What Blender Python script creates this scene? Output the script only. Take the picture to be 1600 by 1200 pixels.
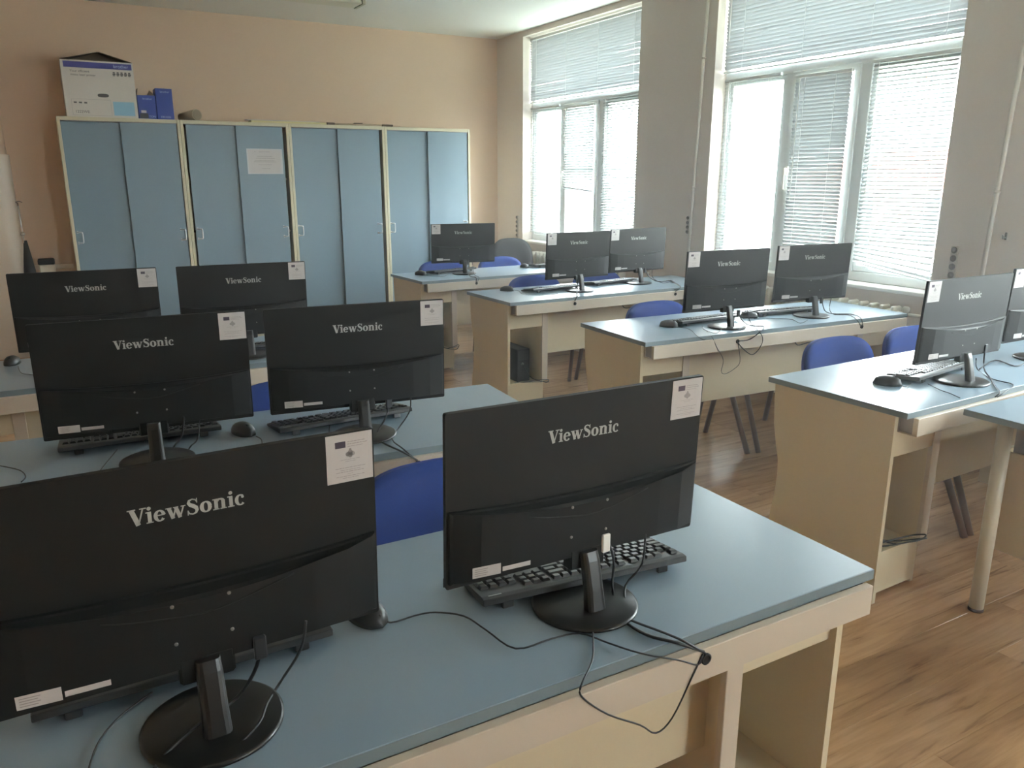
import bpy, bmesh, math, random
from mathutils import Vector, Matrix
random.seed(7)
for o in list(bpy.data.objects): bpy.data.objects.remove(o)
SC = bpy.context.scene
COL = SC.collection
R = math.radians

# ---------------------------------------------------------------- camera
cam_data = bpy.data.cameras.new('camera')
cam_data.sensor_width = 36.0
cam_data.lens = 1231.3 / 1600 * 36.0
cam_data.clip_start = 0.02
cam_data.clip_end = 300
cam = bpy.data.objects.new('camera', cam_data)
COL.objects.link(cam)
cam.location = (-0.363, 0.168, 1.524)
cam.rotation_euler = (R(90 - 14.682), 0, R(-29.46))
SC.camera = cam

# ---------------------------------------------------------------- world, overcast sky
world = bpy.data.worlds.new('overcast_sky')
SC.world = world
world.use_nodes = True
wn = world.node_tree.nodes
wl = world.node_tree.links
wn.clear()
w_out = wn.new('ShaderNodeOutputWorld')
w_bg = wn.new('ShaderNodeBackground')
w_geo = wn.new('ShaderNodeTexCoord')
w_sep = wn.new('ShaderNodeSeparateXYZ')
w_ramp = wn.new('ShaderNodeValToRGB')
w_ramp.color_ramp.elements[0].position = 0.35
w_ramp.color_ramp.elements[0].color = (0.62, 0.64, 0.62, 1)
w_ramp.color_ramp.elements[1].position = 0.62
w_ramp.color_ramp.elements[1].color = (0.90, 0.96, 1.0, 1)
w_map = wn.new('ShaderNodeMapRange')
w_map.inputs['From Min'].default_value = -1
w_map.inputs['From Max'].default_value = 1
wl.new(w_geo.outputs['Generated'], w_sep.inputs[0])
wl.new(w_sep.outputs['Z'], w_map.inputs['Value'])
wl.new(w_map.outputs[0], w_ramp.inputs[0])
wl.new(w_ramp.outputs[0], w_bg.inputs['Color'])
w_bg.inputs['Strength'].default_value = 3.0
wl.new(w_bg.outputs[0], w_out.inputs['Surface'])

SC.view_settings.view_transform = 'Standard'
SC.view_settings.look = 'None'
SC.view_settings.gamma = 1.0
SC.view_settings.exposure = 3.75
SC.cycles.diffuse_bounces = 10
SC.cycles.max_bounces = 14
SC.view_settings.use_curve_mapping = False

# ---------------------------------------------------------------- materials
def srgb(r, g, b):
    f = lambda c: (c / 255 / 12.92) if c / 255 <= 0.04045 else ((c / 255 + 0.055) / 1.055) ** 2.4
    return (f(r), f(g), f(b), 1)

def mat(name, col, rough=0.5, metal=0.0, noise=0.0, nscale=40.0, bump=0.0, bscale=200.0, spec=0.5, translucent=0.0):
    m = bpy.data.materials.new(name)
    m.use_nodes = True
    nt = m.node_tree
    b = nt.nodes['Principled BSDF']
    b.inputs['Base Color'].default_value = col
    b.inputs['Roughness'].default_value = rough
    b.inputs['Metallic'].default_value = metal
    b.inputs['Specular IOR Level'].default_value = spec
    tc = nt.nodes.new('ShaderNodeTexCoord')
    if noise > 0:
        n = nt.nodes.new('ShaderNodeTexNoise')
        n.inputs['Scale'].default_value = nscale
        n.inputs['Detail'].default_value = 4
        nt.links.new(tc.outputs['Object'], n.inputs['Vector'])
        mx = nt.nodes.new('ShaderNodeMix')
        mx.data_type = 'RGBA'
        mx.inputs[6].default_value = tuple(c * (1 - noise) for c in col[:3]) + (1,)
        mx.inputs[7].default_value = tuple(min(1, c * (1 + noise)) for c in col[:3]) + (1,)
        nt.links.new(n.outputs['Fac'], mx.inputs[0])
        nt.links.new(mx.outputs[2], b.inputs['Base Color'])
    if bump > 0:
        n2 = nt.nodes.new('ShaderNodeTexNoise')
        n2.inputs['Scale'].default_value = bscale
        n2.inputs['Detail'].default_value = 3
        nt.links.new(tc.outputs['Object'], n2.inputs['Vector'])
        bp = nt.nodes.new('ShaderNodeBump')
        bp.inputs['Strength'].default_value = bump
        bp.inputs['Distance'].default_value = 0.002
        nt.links.new(n2.outputs['Fac'], bp.inputs['Height'])
        nt.links.new(bp.outputs[0], b.inputs['Normal'])
    if translucent > 0:
        tr = nt.nodes.new('ShaderNodeBsdfTranslucent')
        tr.inputs['Color'].default_value = col
        ms = nt.nodes.new('ShaderNodeMixShader')
        ms.inputs[0].default_value = translucent
        out = nt.nodes['Material Output']
        nt.links.new(b.outputs[0], ms.inputs[1])
        nt.links.new(tr.outputs[0], ms.inputs[2])
        nt.links.new(ms.outputs[0], out.inputs['Surface'])
    return m

M = {}
M['wall'] = mat('peach_wall_paint', srgb(212, 186, 162), 0.75, noise=0.025, nscale=1.5, bump=0.15, bscale=90)
M['wall_lower'] = mat('glossy_wall_paint', srgb(224, 212, 197), 0.4, noise=0.02, nscale=2)
M['window_wall'] = mat('window_wall_paint', srgb(220, 209, 200), 0.7, noise=0.02, nscale=1.5, bump=0.12, bscale=90)
M['ceiling'] = mat('ceiling_paint', srgb(224, 226, 221), 0.8, noise=0.015, nscale=1.0)
M['cream'] = mat('cream_laminate', srgb(206, 192, 163), 0.42, noise=0.02, nscale=60)
M['fascia'] = mat('pale_cream_channel', srgb(196, 183, 167), 0.38)
M['cab_frame'] = mat('cabinet_cream_edge', srgb(203, 195, 168), 0.45)
M['blue_top'] = mat('light_blue_laminate', srgb(139, 158, 173), 0.28, noise=0.02, nscale=120, bump=0.04, bscale=500)
M['blue_edge'] = mat('blue_grey_edge_band', srgb(116, 130, 136), 0.45)
M['blue_door'] = mat('light_blue_door', srgb(116, 137, 150), 0.38, noise=0.025, nscale=90)
M['pvc'] = mat('white_window_plastic', srgb(222, 226, 226), 0.3)
M['sill'] = mat('white_sill', srgb(235, 232, 226), 0.3)
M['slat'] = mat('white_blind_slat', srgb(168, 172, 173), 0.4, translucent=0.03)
M['slat_cord'] = mat('white_blind_cord', srgb(235, 235, 232), 0.7)
M['black'] = mat('black_monitor_plastic', srgb(20, 19, 18), 0.5, spec=0.3, bump=0.12, bscale=900, noise=0.06, nscale=300)
M['black_soft'] = mat('dark_textured_plastic', srgb(19, 20, 21), 0.5, spec=0.3, bump=0.1, bscale=700)
M['base'] = mat('dark_stand_plastic', srgb(22, 21, 21), 0.32)
M['screen'] = mat('dark_screen_glass', srgb(12, 13, 15), 0.15)
M['key'] = mat('black_key_plastic', srgb(38, 39, 40), 0.28)
M['kb'] = mat('keyboard_plastic', srgb(44, 45, 46), 0.38)
M['groove'] = mat('dark_groove', srgb(16, 16, 16), 0.7)
M['logo'] = mat('silver_grey_print', srgb(176, 176, 172), 0.5)
M['paper'] = mat('white_sticker_paper', srgb(192, 186, 184), 0.6)
M['paper_grey'] = mat('grey_print', srgb(150, 144, 142), 0.7)
M['flag'] = mat('dark_flag_print', srgb(70, 58, 72), 0.7)
M['screw'] = mat('steel_screw', srgb(150, 148, 142), 0.3, metal=0.8)
M['silver'] = mat('brushed_silver', srgb(205, 205, 205), 0.3, metal=0.85)
M['fabric'] = mat('blue_chair_fabric', srgb(34, 62, 134), 0.85, noise=0.12, nscale=500, bump=0.3, bscale=900)
M['shell'] = mat('blue_shell_plastic', srgb(52, 72, 158), 0.45)
M['leg'] = mat('dark_brown_leg_metal', srgb(98, 72, 58), 0.4)
M['office'] = mat('black_office_fabric', srgb(14, 13, 12), 0.9, noise=0.1, nscale=400)
M['cable'] = mat('black_cable', srgb(38, 40, 44), 0.4)
M['grey_metal'] = mat('grey_channel_metal', srgb(140, 134, 134), 0.4, metal=0.3)
M['white_leg'] = mat('white_enamel_leg', srgb(206, 198, 180), 0.35)
M['brass'] = mat('brass_bolt', srgb(160, 130, 70), 0.35, metal=0.7)
M['rubber'] = mat('brown_rubber', srgb(70, 50, 40), 0.7)
M['radiator'] = mat('cream_radiator_enamel', srgb(215, 210, 196), 0.35)
M['pipe'] = mat('painted_pipe', srgb(206, 196, 186), 0.4)
M['socket'] = mat('grey_socket', srgb(120, 112, 106), 0.5)
M['socket_plate'] = mat('socket_plate', srgb(190, 180, 170), 0.5)
M['box_white'] = mat('white_carton', srgb(208, 203, 196), 0.6)
M['card'] = mat('brown_cardboard', srgb(112, 92, 70), 0.8, noise=0.05, nscale=80)
M['box_band'] = mat('blue_carton_band', srgb(72, 72, 150), 0.5)
M['box_sky'] = mat('sky_blue_print', srgb(138, 186, 212), 0.5)
M['box_blue'] = mat('deep_blue_carton', srgb(40, 66, 152), 0.5)
M['box_dark'] = mat('dark_ink', srgb(62, 58, 58), 0.6)
M['box_light'] = mat('pale_ink', srgb(190, 205, 225), 0.6)
M['tube'] = mat('paper_roll', srgb(176, 162, 138), 0.8)
M['tube_end'] = mat('paper_roll_end', srgb(140, 126, 104), 0.85)
M['yellow_paper'] = mat('yellowed_paper', srgb(214, 204, 150), 0.75)
M['stick'] = mat('wood_stick', srgb(190, 172, 145), 0.6)
M['stick_dark'] = mat('dark_wood_tip', srgb(96, 76, 58), 0.6)
M['lamp_body'] = mat('lamp_casing', srgb(178, 182, 160), 0.4)
M['lamp_diff'] = mat('unlit_lamp_cover', srgb(205, 208, 190), 0.3)
M['sleeve'] = mat('plastic_sleeve', srgb(196, 198, 200), 0.15)
M['facade'] = mat('pink_facade', srgb(226, 186, 178), 0.8, noise=0.04, nscale=1)
M['roof'] = mat('red_roof', srgb(178, 112, 98), 0.8)
M['stone'] = mat('pale_stone', srgb(190, 192, 188), 0.8)
M['outside_ground'] = mat('outside_ground', srgb(150, 156, 140), 0.9, noise=0.15, nscale=0.3)
M['outside_glass'] = mat('outside_window_glass', srgb(90, 96, 104), 0.2)
M['subfloor'] = mat('joint_dark', srgb(70, 52, 38), 0.9)

def glass_mat():
    m = bpy.data.materials.new('window_glass')
    m.use_nodes = True
    nt = m.node_tree
    nt.nodes.clear()
    out = nt.nodes.new('ShaderNodeOutputMaterial')
    tr = nt.nodes.new('ShaderNodeBsdfTransparent')
    tr.inputs['Color'].default_value = (0.93, 0.96, 0.95, 1)
    gl = nt.nodes.new('ShaderNodeBsdfGlossy')
    gl.inputs['Roughness'].default_value = 0.02
    lw = nt.nodes.new('ShaderNodeLayerWeight')
    lw.inputs['Blend'].default_value = 0.5
    pw = nt.nodes.new('ShaderNodeMath'); pw.operation = 'POWER'; pw.inputs[1].default_value = 5.0
    nt.links.new(lw.outputs['Facing'], pw.inputs[0])
    fr = nt.nodes.new('ShaderNodeMath'); fr.operation = 'MULTIPLY_ADD'; fr.inputs[1].default_value = 0.9; fr.inputs[2].default_value = 0.03
    nt.links.new(pw.outputs[0], fr.inputs[0])
    mx = nt.nodes.new('ShaderNodeMixShader')
    nt.links.new(fr.outputs[0], mx.inputs[0])
    nt.links.new(tr.outputs[0], mx.inputs[1])
    nt.links.new(gl.outputs[0], mx.inputs[2])
    nt.links.new(mx.outputs[0], out.inputs['Surface'])
    return m
M['glass'] = glass_mat()

def plank_mat():
    m = bpy.data.materials.new('oak_laminate')
    m.use_nodes = True
    nt = m.node_tree
    N, L = nt.nodes, nt.links
    b = N['Principled BSDF']
    b.inputs['Roughness'].default_value = 0.26
    tc = N.new('ShaderNodeTexCoord')
    oi = N.new('ShaderNodeObjectInfo')
    add = N.new('ShaderNodeVectorMath'); add.operation = 'ADD'
    sc = N.new('ShaderNodeVectorMath'); sc.operation = 'SCALE'
    sc.inputs['Scale'].default_value = 37.0
    cmb = N.new('ShaderNodeCombineXYZ')
    L.new(oi.outputs['Random'], cmb.inputs[0]); L.new(oi.outputs['Random'], cmb.inputs[1]); L.new(oi.outputs['Random'], cmb.inputs[2])
    L.new(cmb.outputs[0], sc.inputs[0])
    L.new(tc.outputs['Object'], add.inputs[0]); L.new(sc.outputs[0], add.inputs[1])
    mp = N.new('ShaderNodeMapping'); mp.inputs['Scale'].default_value = (1.6, 22, 1)
    L.new(add.outputs[0], mp.inputs[0])
    n1 = N.new('ShaderNodeTexNoise'); n1.inputs['Scale'].default_value = 1.6; n1.inputs['Detail'].default_value = 7; n1.inputs['Roughness'].default_value = 0.6; n1.inputs['Distortion'].default_value = 0.6
    L.new(mp.outputs[0], n1.inputs['Vector'])
    mp2 = N.new('ShaderNodeMapping'); mp2.inputs['Scale'].default_value = (1.2, 4.5, 1)
    L.new(add.outputs[0], mp2.inputs[0])
    n2 = N.new('ShaderNodeTexNoise'); n2.inputs['Scale'].default_value = 1.5; n2.inputs['Detail'].default_value = 3
    L.new(mp2.outputs[0], n2.inputs['Vector'])
    cr = N.new('ShaderNodeValToRGB')
    cr.color_ramp.elements[0].position = 0.30; cr.color_ramp.elements[0].color = srgb(128, 92, 62)
    cr.color_ramp.elements[1].position = 0.62; cr.color_ramp.elements[1].color = srgb(188, 150, 112)
    e = cr.color_ramp.elements.new(0.42); e.color = srgb(172, 134, 97)
    L.new(n1.outputs['Fac'], cr.inputs[0])
    mx = N.new('ShaderNodeMix'); mx.data_type = 'RGBA'; mx.blend_type = 'MULTIPLY'; mx.inputs[0].default_value = 0.8
    cr2 = N.new('ShaderNodeValToRGB')
    cr2.color_ramp.elements[0].position = 0.34; cr2.color_ramp.elements[0].color = (0.66, 0.60, 0.55, 1)
    cr2.color_ramp.elements[1].position = 0.52; cr2.color_ramp.elements[1].color = (1, 1, 1, 1)
    L.new(n2.outputs['Fac'], cr2.inputs[0])
    L.new(cr.outputs[0], mx.inputs[6]); L.new(cr2.outputs[0], mx.inputs[7])
    hv = N.new('ShaderNodeHueSaturation')
    mr = N.new('ShaderNodeMapRange'); mr.inputs['To Min'].default_value = 0.93; mr.inputs['To Max'].default_value = 1.06
    L.new(oi.outputs['Random'], mr.inputs['Value']); L.new(mr.outputs[0], hv.inputs['Value'])
    L.new(mx.outputs[2], hv.inputs['Color'])
    L.new(hv.outputs[0], b.inputs['Base Color'])
    return m
M['plank'] = plank_mat()

# ---------------------------------------------------------------- mesh helpers
def T(loc=(0, 0, 0), rx=0, ry=0, rz=0):
    return Matrix.Translation(loc) @ Matrix.Rotation(rz, 4, 'Z') @ Matrix.Rotation(ry, 4, 'Y') @ Matrix.Rotation(rx, 4, 'X')

class MB:
    """collects shapes in one bmesh; several material slots allowed"""
    def __init__(self):
        self.bm = bmesh.new()
        self.mi = 0
    def _tag(self, faces, smooth=False):
        for f in faces:
            f.material_index = self.mi
            f.smooth = smooth
    def box(self, x0, x1, y0, y1, z0, z1, bev=0.0, xf=None, seg=1):
        r = bmesh.ops.create_cube(self.bm, size=1)
        vs = r['verts']
        bmesh.ops.scale(self.bm, vec=(x1 - x0, y1 - y0, z1 - z0), verts=vs)
        bmesh.ops.translate(self.bm, vec=((x0 + x1) / 2, (y0 + y1) / 2, (z0 + z1) / 2), verts=vs)
        fs = list({f for v in vs for f in v.link_faces})
        if bev > 0:
            es = list({e for v in vs for e in v.link_edges})
            rr = bmesh.ops.bevel(self.bm, geom=es, offset=bev, segments=seg, profile=0.5, affect='EDGES', clamp_overlap=True)
            vs = list({v for f in rr['faces'] for v in f.verts} | {v for v in vs if v.is_valid})
            fs = list({f for v in vs for f in v.link_faces})
        if xf is not None:
            bmesh.ops.transform(self.bm, matrix=xf, verts=vs)
        self._tag(fs)
        return self
    def cyl(self, p0, p1, r0, r1=None, n=16, caps=True, smooth=True):
        r1 = r0 if r1 is None else r1
        p0, p1 = Vector(p0), Vector(p1)
        d = (p1 - p0).normalized()
        u = d.orthogonal().normalized()
        w = d.cross(u)
        a, b = [], []
        for i in range(n):
            t = 2 * math.pi * i / n
            c = u * math.cos(t) + w * math.sin(t)
            a.append(self.bm.verts.new(p0 + c * r0))
            b.append(self.bm.verts.new(p1 + c * r1))
        fs = [self.bm.faces.new((a[i], a[(i + 1) % n], b[(i + 1) % n], b[i])) for i in range(n)]
        self._tag(fs, smooth)
        if caps:
            self._tag([self.bm.faces.new(list(reversed(a))), self.bm.faces.new(b)])
        return self
    def lathe(self, prof, n=32, c=(0, 0, 0), sx=1, sy=1, smooth=True):
        rings = []
        for (r, z) in prof:
            rings.append([self.bm.verts.new((c[0] + r * sx * math.cos(2 * math.pi * i / n), c[1] + r * sy * math.sin(2 * math.pi * i / n), c[2] + z)) for i in range(n)])
        for a, b in zip(rings, rings[1:]):
            self._tag([self.bm.faces.new((a[i], a[(i + 1) % n], b[(i + 1) % n], b[i])) for i in range(n)], smooth)
        self._tag([self.bm.faces.new(list(reversed(rings[0]))), self.bm.faces.new(rings[-1])])
        return self
    def loft(self, rings, smooth=False, caps=True):
        vr = [[self.bm.verts.new(p) for p in r] for r in rings]
        n = len(vr[0])
        for a, b in zip(vr, vr[1:]):
            self._tag([self.bm.faces.new((a[i], a[(i + 1) % n], b[(i + 1) % n], b[i])) for i in range(n)], smooth)
        if caps:
            self._tag([self.bm.faces.new(list(reversed(vr[0]))), self.bm.faces.new(vr[-1])])
        return self
    def poly(self, pts):
        self._tag([self.bm.faces.new([self.bm.verts.new(p) for p in pts])])
        return self
    def prism(self, pts2, axis, a, b):
        """extrude a 2D outline along axis 'x','y' or 'z' from a to b"""
        def mk(p, t):
            return {'x': (t, p[0], p[1]), 'y': (p[0], t, p[1]), 'z': (p[0], p[1], t)}[axis]
        return self.loft([[mk(p, a) for p in pts2], [mk(p, b) for p in pts2]])
    def tube(self, pts, r, n=6, sub=4):
        P = smooth_path(pts, sub)
        rings = []
        up = Vector((0, 0, 1))
        for i, p in enumerate(P):
            d = (P[min(i + 1, len(P) - 1)] - P[max(i - 1, 0)])
            if d.length < 1e-9: d = Vector((1, 0, 0))
            d.normalize()
            u = d.cross(up)
            if u.length < 0.2: u = d.cross(Vector((0, 1, 0)))
            u.normalize()
            w = u.cross(d)
            rings.append([tuple(p + u * (r * math.cos(2 * math.pi * k / n)) + w * (r * math.sin(2 * math.pi * k / n))) for k in range(n)])
        return self.loft(rings, smooth=True)
    def mesh(self, name, mats):
        bmesh.ops.recalc_face_normals(self.bm, faces=self.bm.faces)
        me = bpy.data.meshes.new(name)
        self.bm.to_mesh(me)
        self.bm.free()
        for m in (mats if isinstance(mats, (list, tuple)) else [mats]):
            me.materials.append(m)
        return me
    def obj(self, name, mats, parent=None, loc=(0, 0, 0), rot=(0, 0, 0)):
        return link(name, self.mesh(name, mats), parent, loc, rot)

def smooth_path(pts, sub=4):
    P = [Vector(p) for p in pts]
    if sub <= 1 or len(P) < 3: return P
    out = []
    for i in range(len(P) - 1):
        p0 = P[max(i - 1, 0)]; p1 = P[i]; p2 = P[i + 1]; p3 = P[min(i + 2, len(P) - 1)]
        for k in range(sub):
            t = k / sub
            out.append(0.5 * ((2 * p1) + (p2 - p0) * t + (2 * p0 - 5 * p1 + 4 * p2 - p3) * t * t + (3 * p1 - p0 - 3 * p2 + p3) * t ** 3))
    out.append(P[-1])
    return out

def link(name, data, parent=None, loc=(0, 0, 0), rot=(0, 0, 0)):
    o = bpy.data.objects.new(name, data)
    COL.objects.link(o)
    o.location = loc
    o.rotation_euler = rot
    if parent is not None: o.parent = parent
    return o

def tag(o, label=None, cat=None, group=None, kind=None):
    if label: o['label'] = label
    if cat: o['category'] = cat
    if group: o['group'] = group
    if kind: o['kind'] = kind
    return o

def thing(name, label, cat, loc=(0, 0, 0), rz=0, group=None):
    return tag(link(name, None, None, loc, (0, 0, rz)), label, cat, group)

def struct(o, label=None, cat='structure'):
    o['kind'] = 'structure'
    if label: o['label'] = label
    o['category'] = cat
    return o

KIDS = {}
def kids(o): return [c for c in bpy.data.objects if c.parent == o]
def copy_tree(o, parent=None, table=None):
    if table is None:
        table = {}
        for c in bpy.data.objects:
            if c.parent: table.setdefault(c.parent, []).append(c)
    c = o.copy()
    COL.objects.link(c)
    if parent is not None: c.parent = parent
    for ch in table.get(o, []): copy_tree(ch, c, table)
    return c

def text_mesh(txt, size, name='text'):
    cu = bpy.data.curves.new(name, 'FONT')
    cu.body = txt
    cu.size = size
    cu.align_x = 'CENTER'
    cu.align_y = 'CENTER'
    cu.resolution_u = 3
    ob = bpy.data.objects.new(name, cu)
    me = bpy.data.meshes.new_from_object(ob)
    bpy.data.objects.remove(ob)
    bpy.data.curves.remove(cu)
    return me

# ================================================================ ROOM
XW, YB, ZC = 4.056, 8.325, 2.982
XL, YN = -2.3, -4.6
WT = 0.34                                     # window wall thickness
XF = 4.176                                    # inner face of the window frames
WINS = [('window_1', 5.811, 7.757), ('window_2', 2.991, 4.907), ('window_3', 0.17, 2.09)]
ZS, ZH = 0.863, 2.93

# floor: planks run along X
floor = MB().box(XL, XW, YN, YB, -0.12, -0.011).obj('floor', M['subfloor'])
struct(floor, 'oak laminate floor of the classroom', 'floor')
PW, PL = 0.193, 1.28
plank_cache = {}
def plank(x0, x1, y0, y1):
    key = (round(x1 - x0, 3), round(y1 - y0, 3))
    if key not in plank_cache:
        l, w = key
        plank_cache[key] = MB().box(0.0004, l - 0.0004, 0.0004, w - 0.0004, -0.011, 0, bev=0.0009).mesh('floor_plank', M['plank'])
    return link('floor_plank', plank_cache[key], floor, (x0, y0, 0))
row = 0
y = YN
while y < YB - 0.02:
    y1 = min(y + PW, YB)
    x = XL - random.choice([0.0, 0.32, 0.64, 0.96])
    while x < XW - 0.01:
        a, b = max(x, XL), min(x + PL, XW)
        if b - a > 0.02: plank(a, b, y, y1)
        x += PL
    y = y1
    row += 1

struct(MB().box(XL - 0.1, XW + WT, YN - 0.1, YB + 0.1, ZC, ZC + 0.15).obj('ceiling', M['ceiling']), 'plain off-white ceiling', 'ceiling')
struct(MB().box(XL - 0.12, XW + WT, YB, YB + 0.15, -0.1, ZC).obj('wall_back', M['wall']), 'peach painted wall behind the blue cabinets', 'wall')
struct(MB().box(XL - 0.12, XL, YN, YB, -0.1, ZC).obj('wall_left', M['wall']), 'peach painted wall on the left', 'wall')
# wall behind the camera; its unseen window is added to light the desk fronts
NX0, NX1, NZ0, NZ1 = 2.6, 3.85, 1.0, 2.9
nw = MB()
nw.box(XL - 0.12, NX0, YN - 0.15, YN, -0.1, ZC).box(NX1, XW + WT, YN - 0.15, YN, -0.1, ZC)
nw.box(NX0, NX1, YN - 0.15, YN, -0.1, NZ0).box(NX0, NX1, YN - 0.15, YN, NZ1, ZC)
struct(nw.obj('wall_near', M['wall']), 'peach painted wall behind the camera', 'wall')
w3 = MB()
for z in (NZ0, 2.25, NZ1 - 0.05): w3.box(NX0, NX1, YN - 0.10, YN - 0.04, z, z + 0.05, bev=0.004)
for i in range(3):
    x = NX0 + (NX1 - NX0 - 0.05) * i / 2
    w3.box(x, x + 0.05, YN - 0.10, YN - 0.04, NZ0, NZ1, bev=0.004)
w3 = struct(w3.obj('fill_window', M['pvc']), 'unseen white window added behind the camera as fill light', 'window')
MB().box(NX0 + 0.02, NX1 - 0.02, YN - 0.072, YN - 0.068, NZ0 + 0.02, NZ1 - 0.02).obj('glass_pane', M['glass'], w3)

# pier at the left end of the back wall with a rounded corner
def pier(x1, yf, rad, z0, z1, m):
    pts = [(XL, YB), (XL, yf)]
    for i in range(9):
        t = i / 8 * math.pi / 2
        pts.append((x1 - rad + rad * math.sin(t), yf + rad - rad * math.cos(t)))
    pts.append((x1, YB))
    b = MB(); b.prism(pts, 'z', z0, z1)
    for f in b.bm.faces: f.smooth = abs(f.normal.z) < 0.5 and False
    return b.mesh('wall_left_pier', m)
pr = link('wall_left_pier', pier(-0.655, 8.13, 0.10, 0.0, 1.71, M['wall_lower']))
struct(pr, 'pale pier with a rounded corner at the left edge', 'wall')
link('upper_pier', pier(-0.672, 8.15, 0.08, 1.71, ZC, M['wall']), pr)
MB().box(XL, -0.76, 8.117, 8.13, 0.0, 0.09, bev=0.003).obj('skirting_board', M['wall_lower'], pr)
struct(MB().box(-0.655, XW, YB - 0.014, YB, 0, 0.09, bev=0.003).obj('baseboard_back', M['cab_frame']), 'narrow cream skirting board along the back wall', 'trim')
struct(MB().box(-0.655, -0.29, YB - 0.018, YB, 0.735, 0.775, bev=0.004).obj('trim_1', M['wall_lower']), 'short horizontal rail left of the cabinets', 'trim')

# window wall, in one piece with the three openings left free
ww = MB()
ys = [YN - 0.1]
for n, a, b in sorted(WINS, key=lambda w: w[1]): ys += [a, b]
ys.append(YB + 0.15)
for i in range(0, len(ys), 2): ww.box(XW, XW + WT, ys[i], ys[i + 1], -0.1, ZC)
for n, a, b in WINS:
    ww.box(XW, XW + WT, a, b, -0.1, ZS - 0.02)
    ww.box(XW, XW + WT, a, b, ZH, ZC)
struct(ww.obj('wall_right', M['window_wall']), 'window wall, grey beige against the light', 'wall')
struct(MB().box(XW - 0.012, XW, YN, YB, 0, 0.08, bev=0.003).obj('baseboard_right', M['cab_frame']), 'narrow skirting board along the window wall', 'trim')

# ---- windows
PITCH = 0.0245
slat_cache = {}
def slat_mesh(length, tilt):
    key = (round(length, 3), tilt)
    if key in slat_cache: return slat_cache[key]
    w, n = 0.0265, 4
    top, bot = [], []
    for i in range(n + 1):
        s = (i / n - 0.5) * w
        h = 0.0022 * (1 - (2 * i / n - 1) ** 2)
        c, sn = math.cos(tilt), math.sin(tilt)
        top.append((s * c - h * sn, s * sn + h * c))
        bot.append(((s) * c - (h - 0.0005) * sn, s * sn + (h - 0.0005) * c))
    outline = top + bot[::-1]
    b = MB()
    b.loft([[(p[0], -length / 2, p[1]) for p in outline], [(p[0], length / 2, p[1]) for p in outline]])
    me = b.mesh('slat', M['slat'])
    slat_cache[key] = me
    return me

def blind(label, y0, y1, z0, z1, tilt, x, cords, z0_near=None, group=None, stack=0):
    """horizontal blind; z0_near lets the bottom hang lower at the near end (small y)"""
    L = y1 - y0
    yc = (y0 + y1) / 2
    t = thing('window_blind', label, 'blind', (x, yc, z0), 0, group)
    H = z1 - z0
    MB().box(-0.012, 0.012, -L / 2, L / 2, H - 0.022, H, bev=0.002).obj('headrail', M['pvc'], t)
    n = int((H - 0.03) / PITCH)
    me = slat_mesh(L - 0.006, tilt)
    dz = 0 if z0_near is None else (z0_near - z0)
    k = 0
    for i in range(n):
        z = H - 0.034 - i * PITCH
        o = link('slat', me, t, (random.uniform(-0.0006, 0.0006), 0, z))
        rot = random.uniform(-0.0015, 0.0015)
        frac = i / max(1, n - 1)
        if dz and frac > 0.9:
            f = (frac - 0.9) / 0.1
            rot += math.atan2(-dz * f, L)
            o.location.z += dz * f / 2
        o.rotation_euler = (rot, 0, 0)
    br = MB().box(-0.011, 0.011, -L / 2 + 0.003, L / 2 - 0.003, -0.004, 0.004, bev=0.0015).obj('bottom_rail', M['pvc'], t, (0, 0, 0.006 + dz / 2))
    if dz: br.rotation_euler = (math.atan2(-dz, L), 0, 0)
    for c in cords:
        b = MB()
        for xx in (-0.013, 0.013): b.cyl((xx, (c - 0.5) * L, 0.004 if not dz else min(0, dz * 0.5)), (xx, (c - 0.5) * L, H - 0.02), 0.0012, n=5)
        b.obj('ladder_cord', M['slat_cord'], t)
    b = MB().cyl((-0.02, L / 2 - 0.05, H * 0.35), (-0.016, L / 2 - 0.05, H - 0.02), 0.003, n=6)
    b.obj('tilt_wand', M['slat_cord'], t)
    return t

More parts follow.
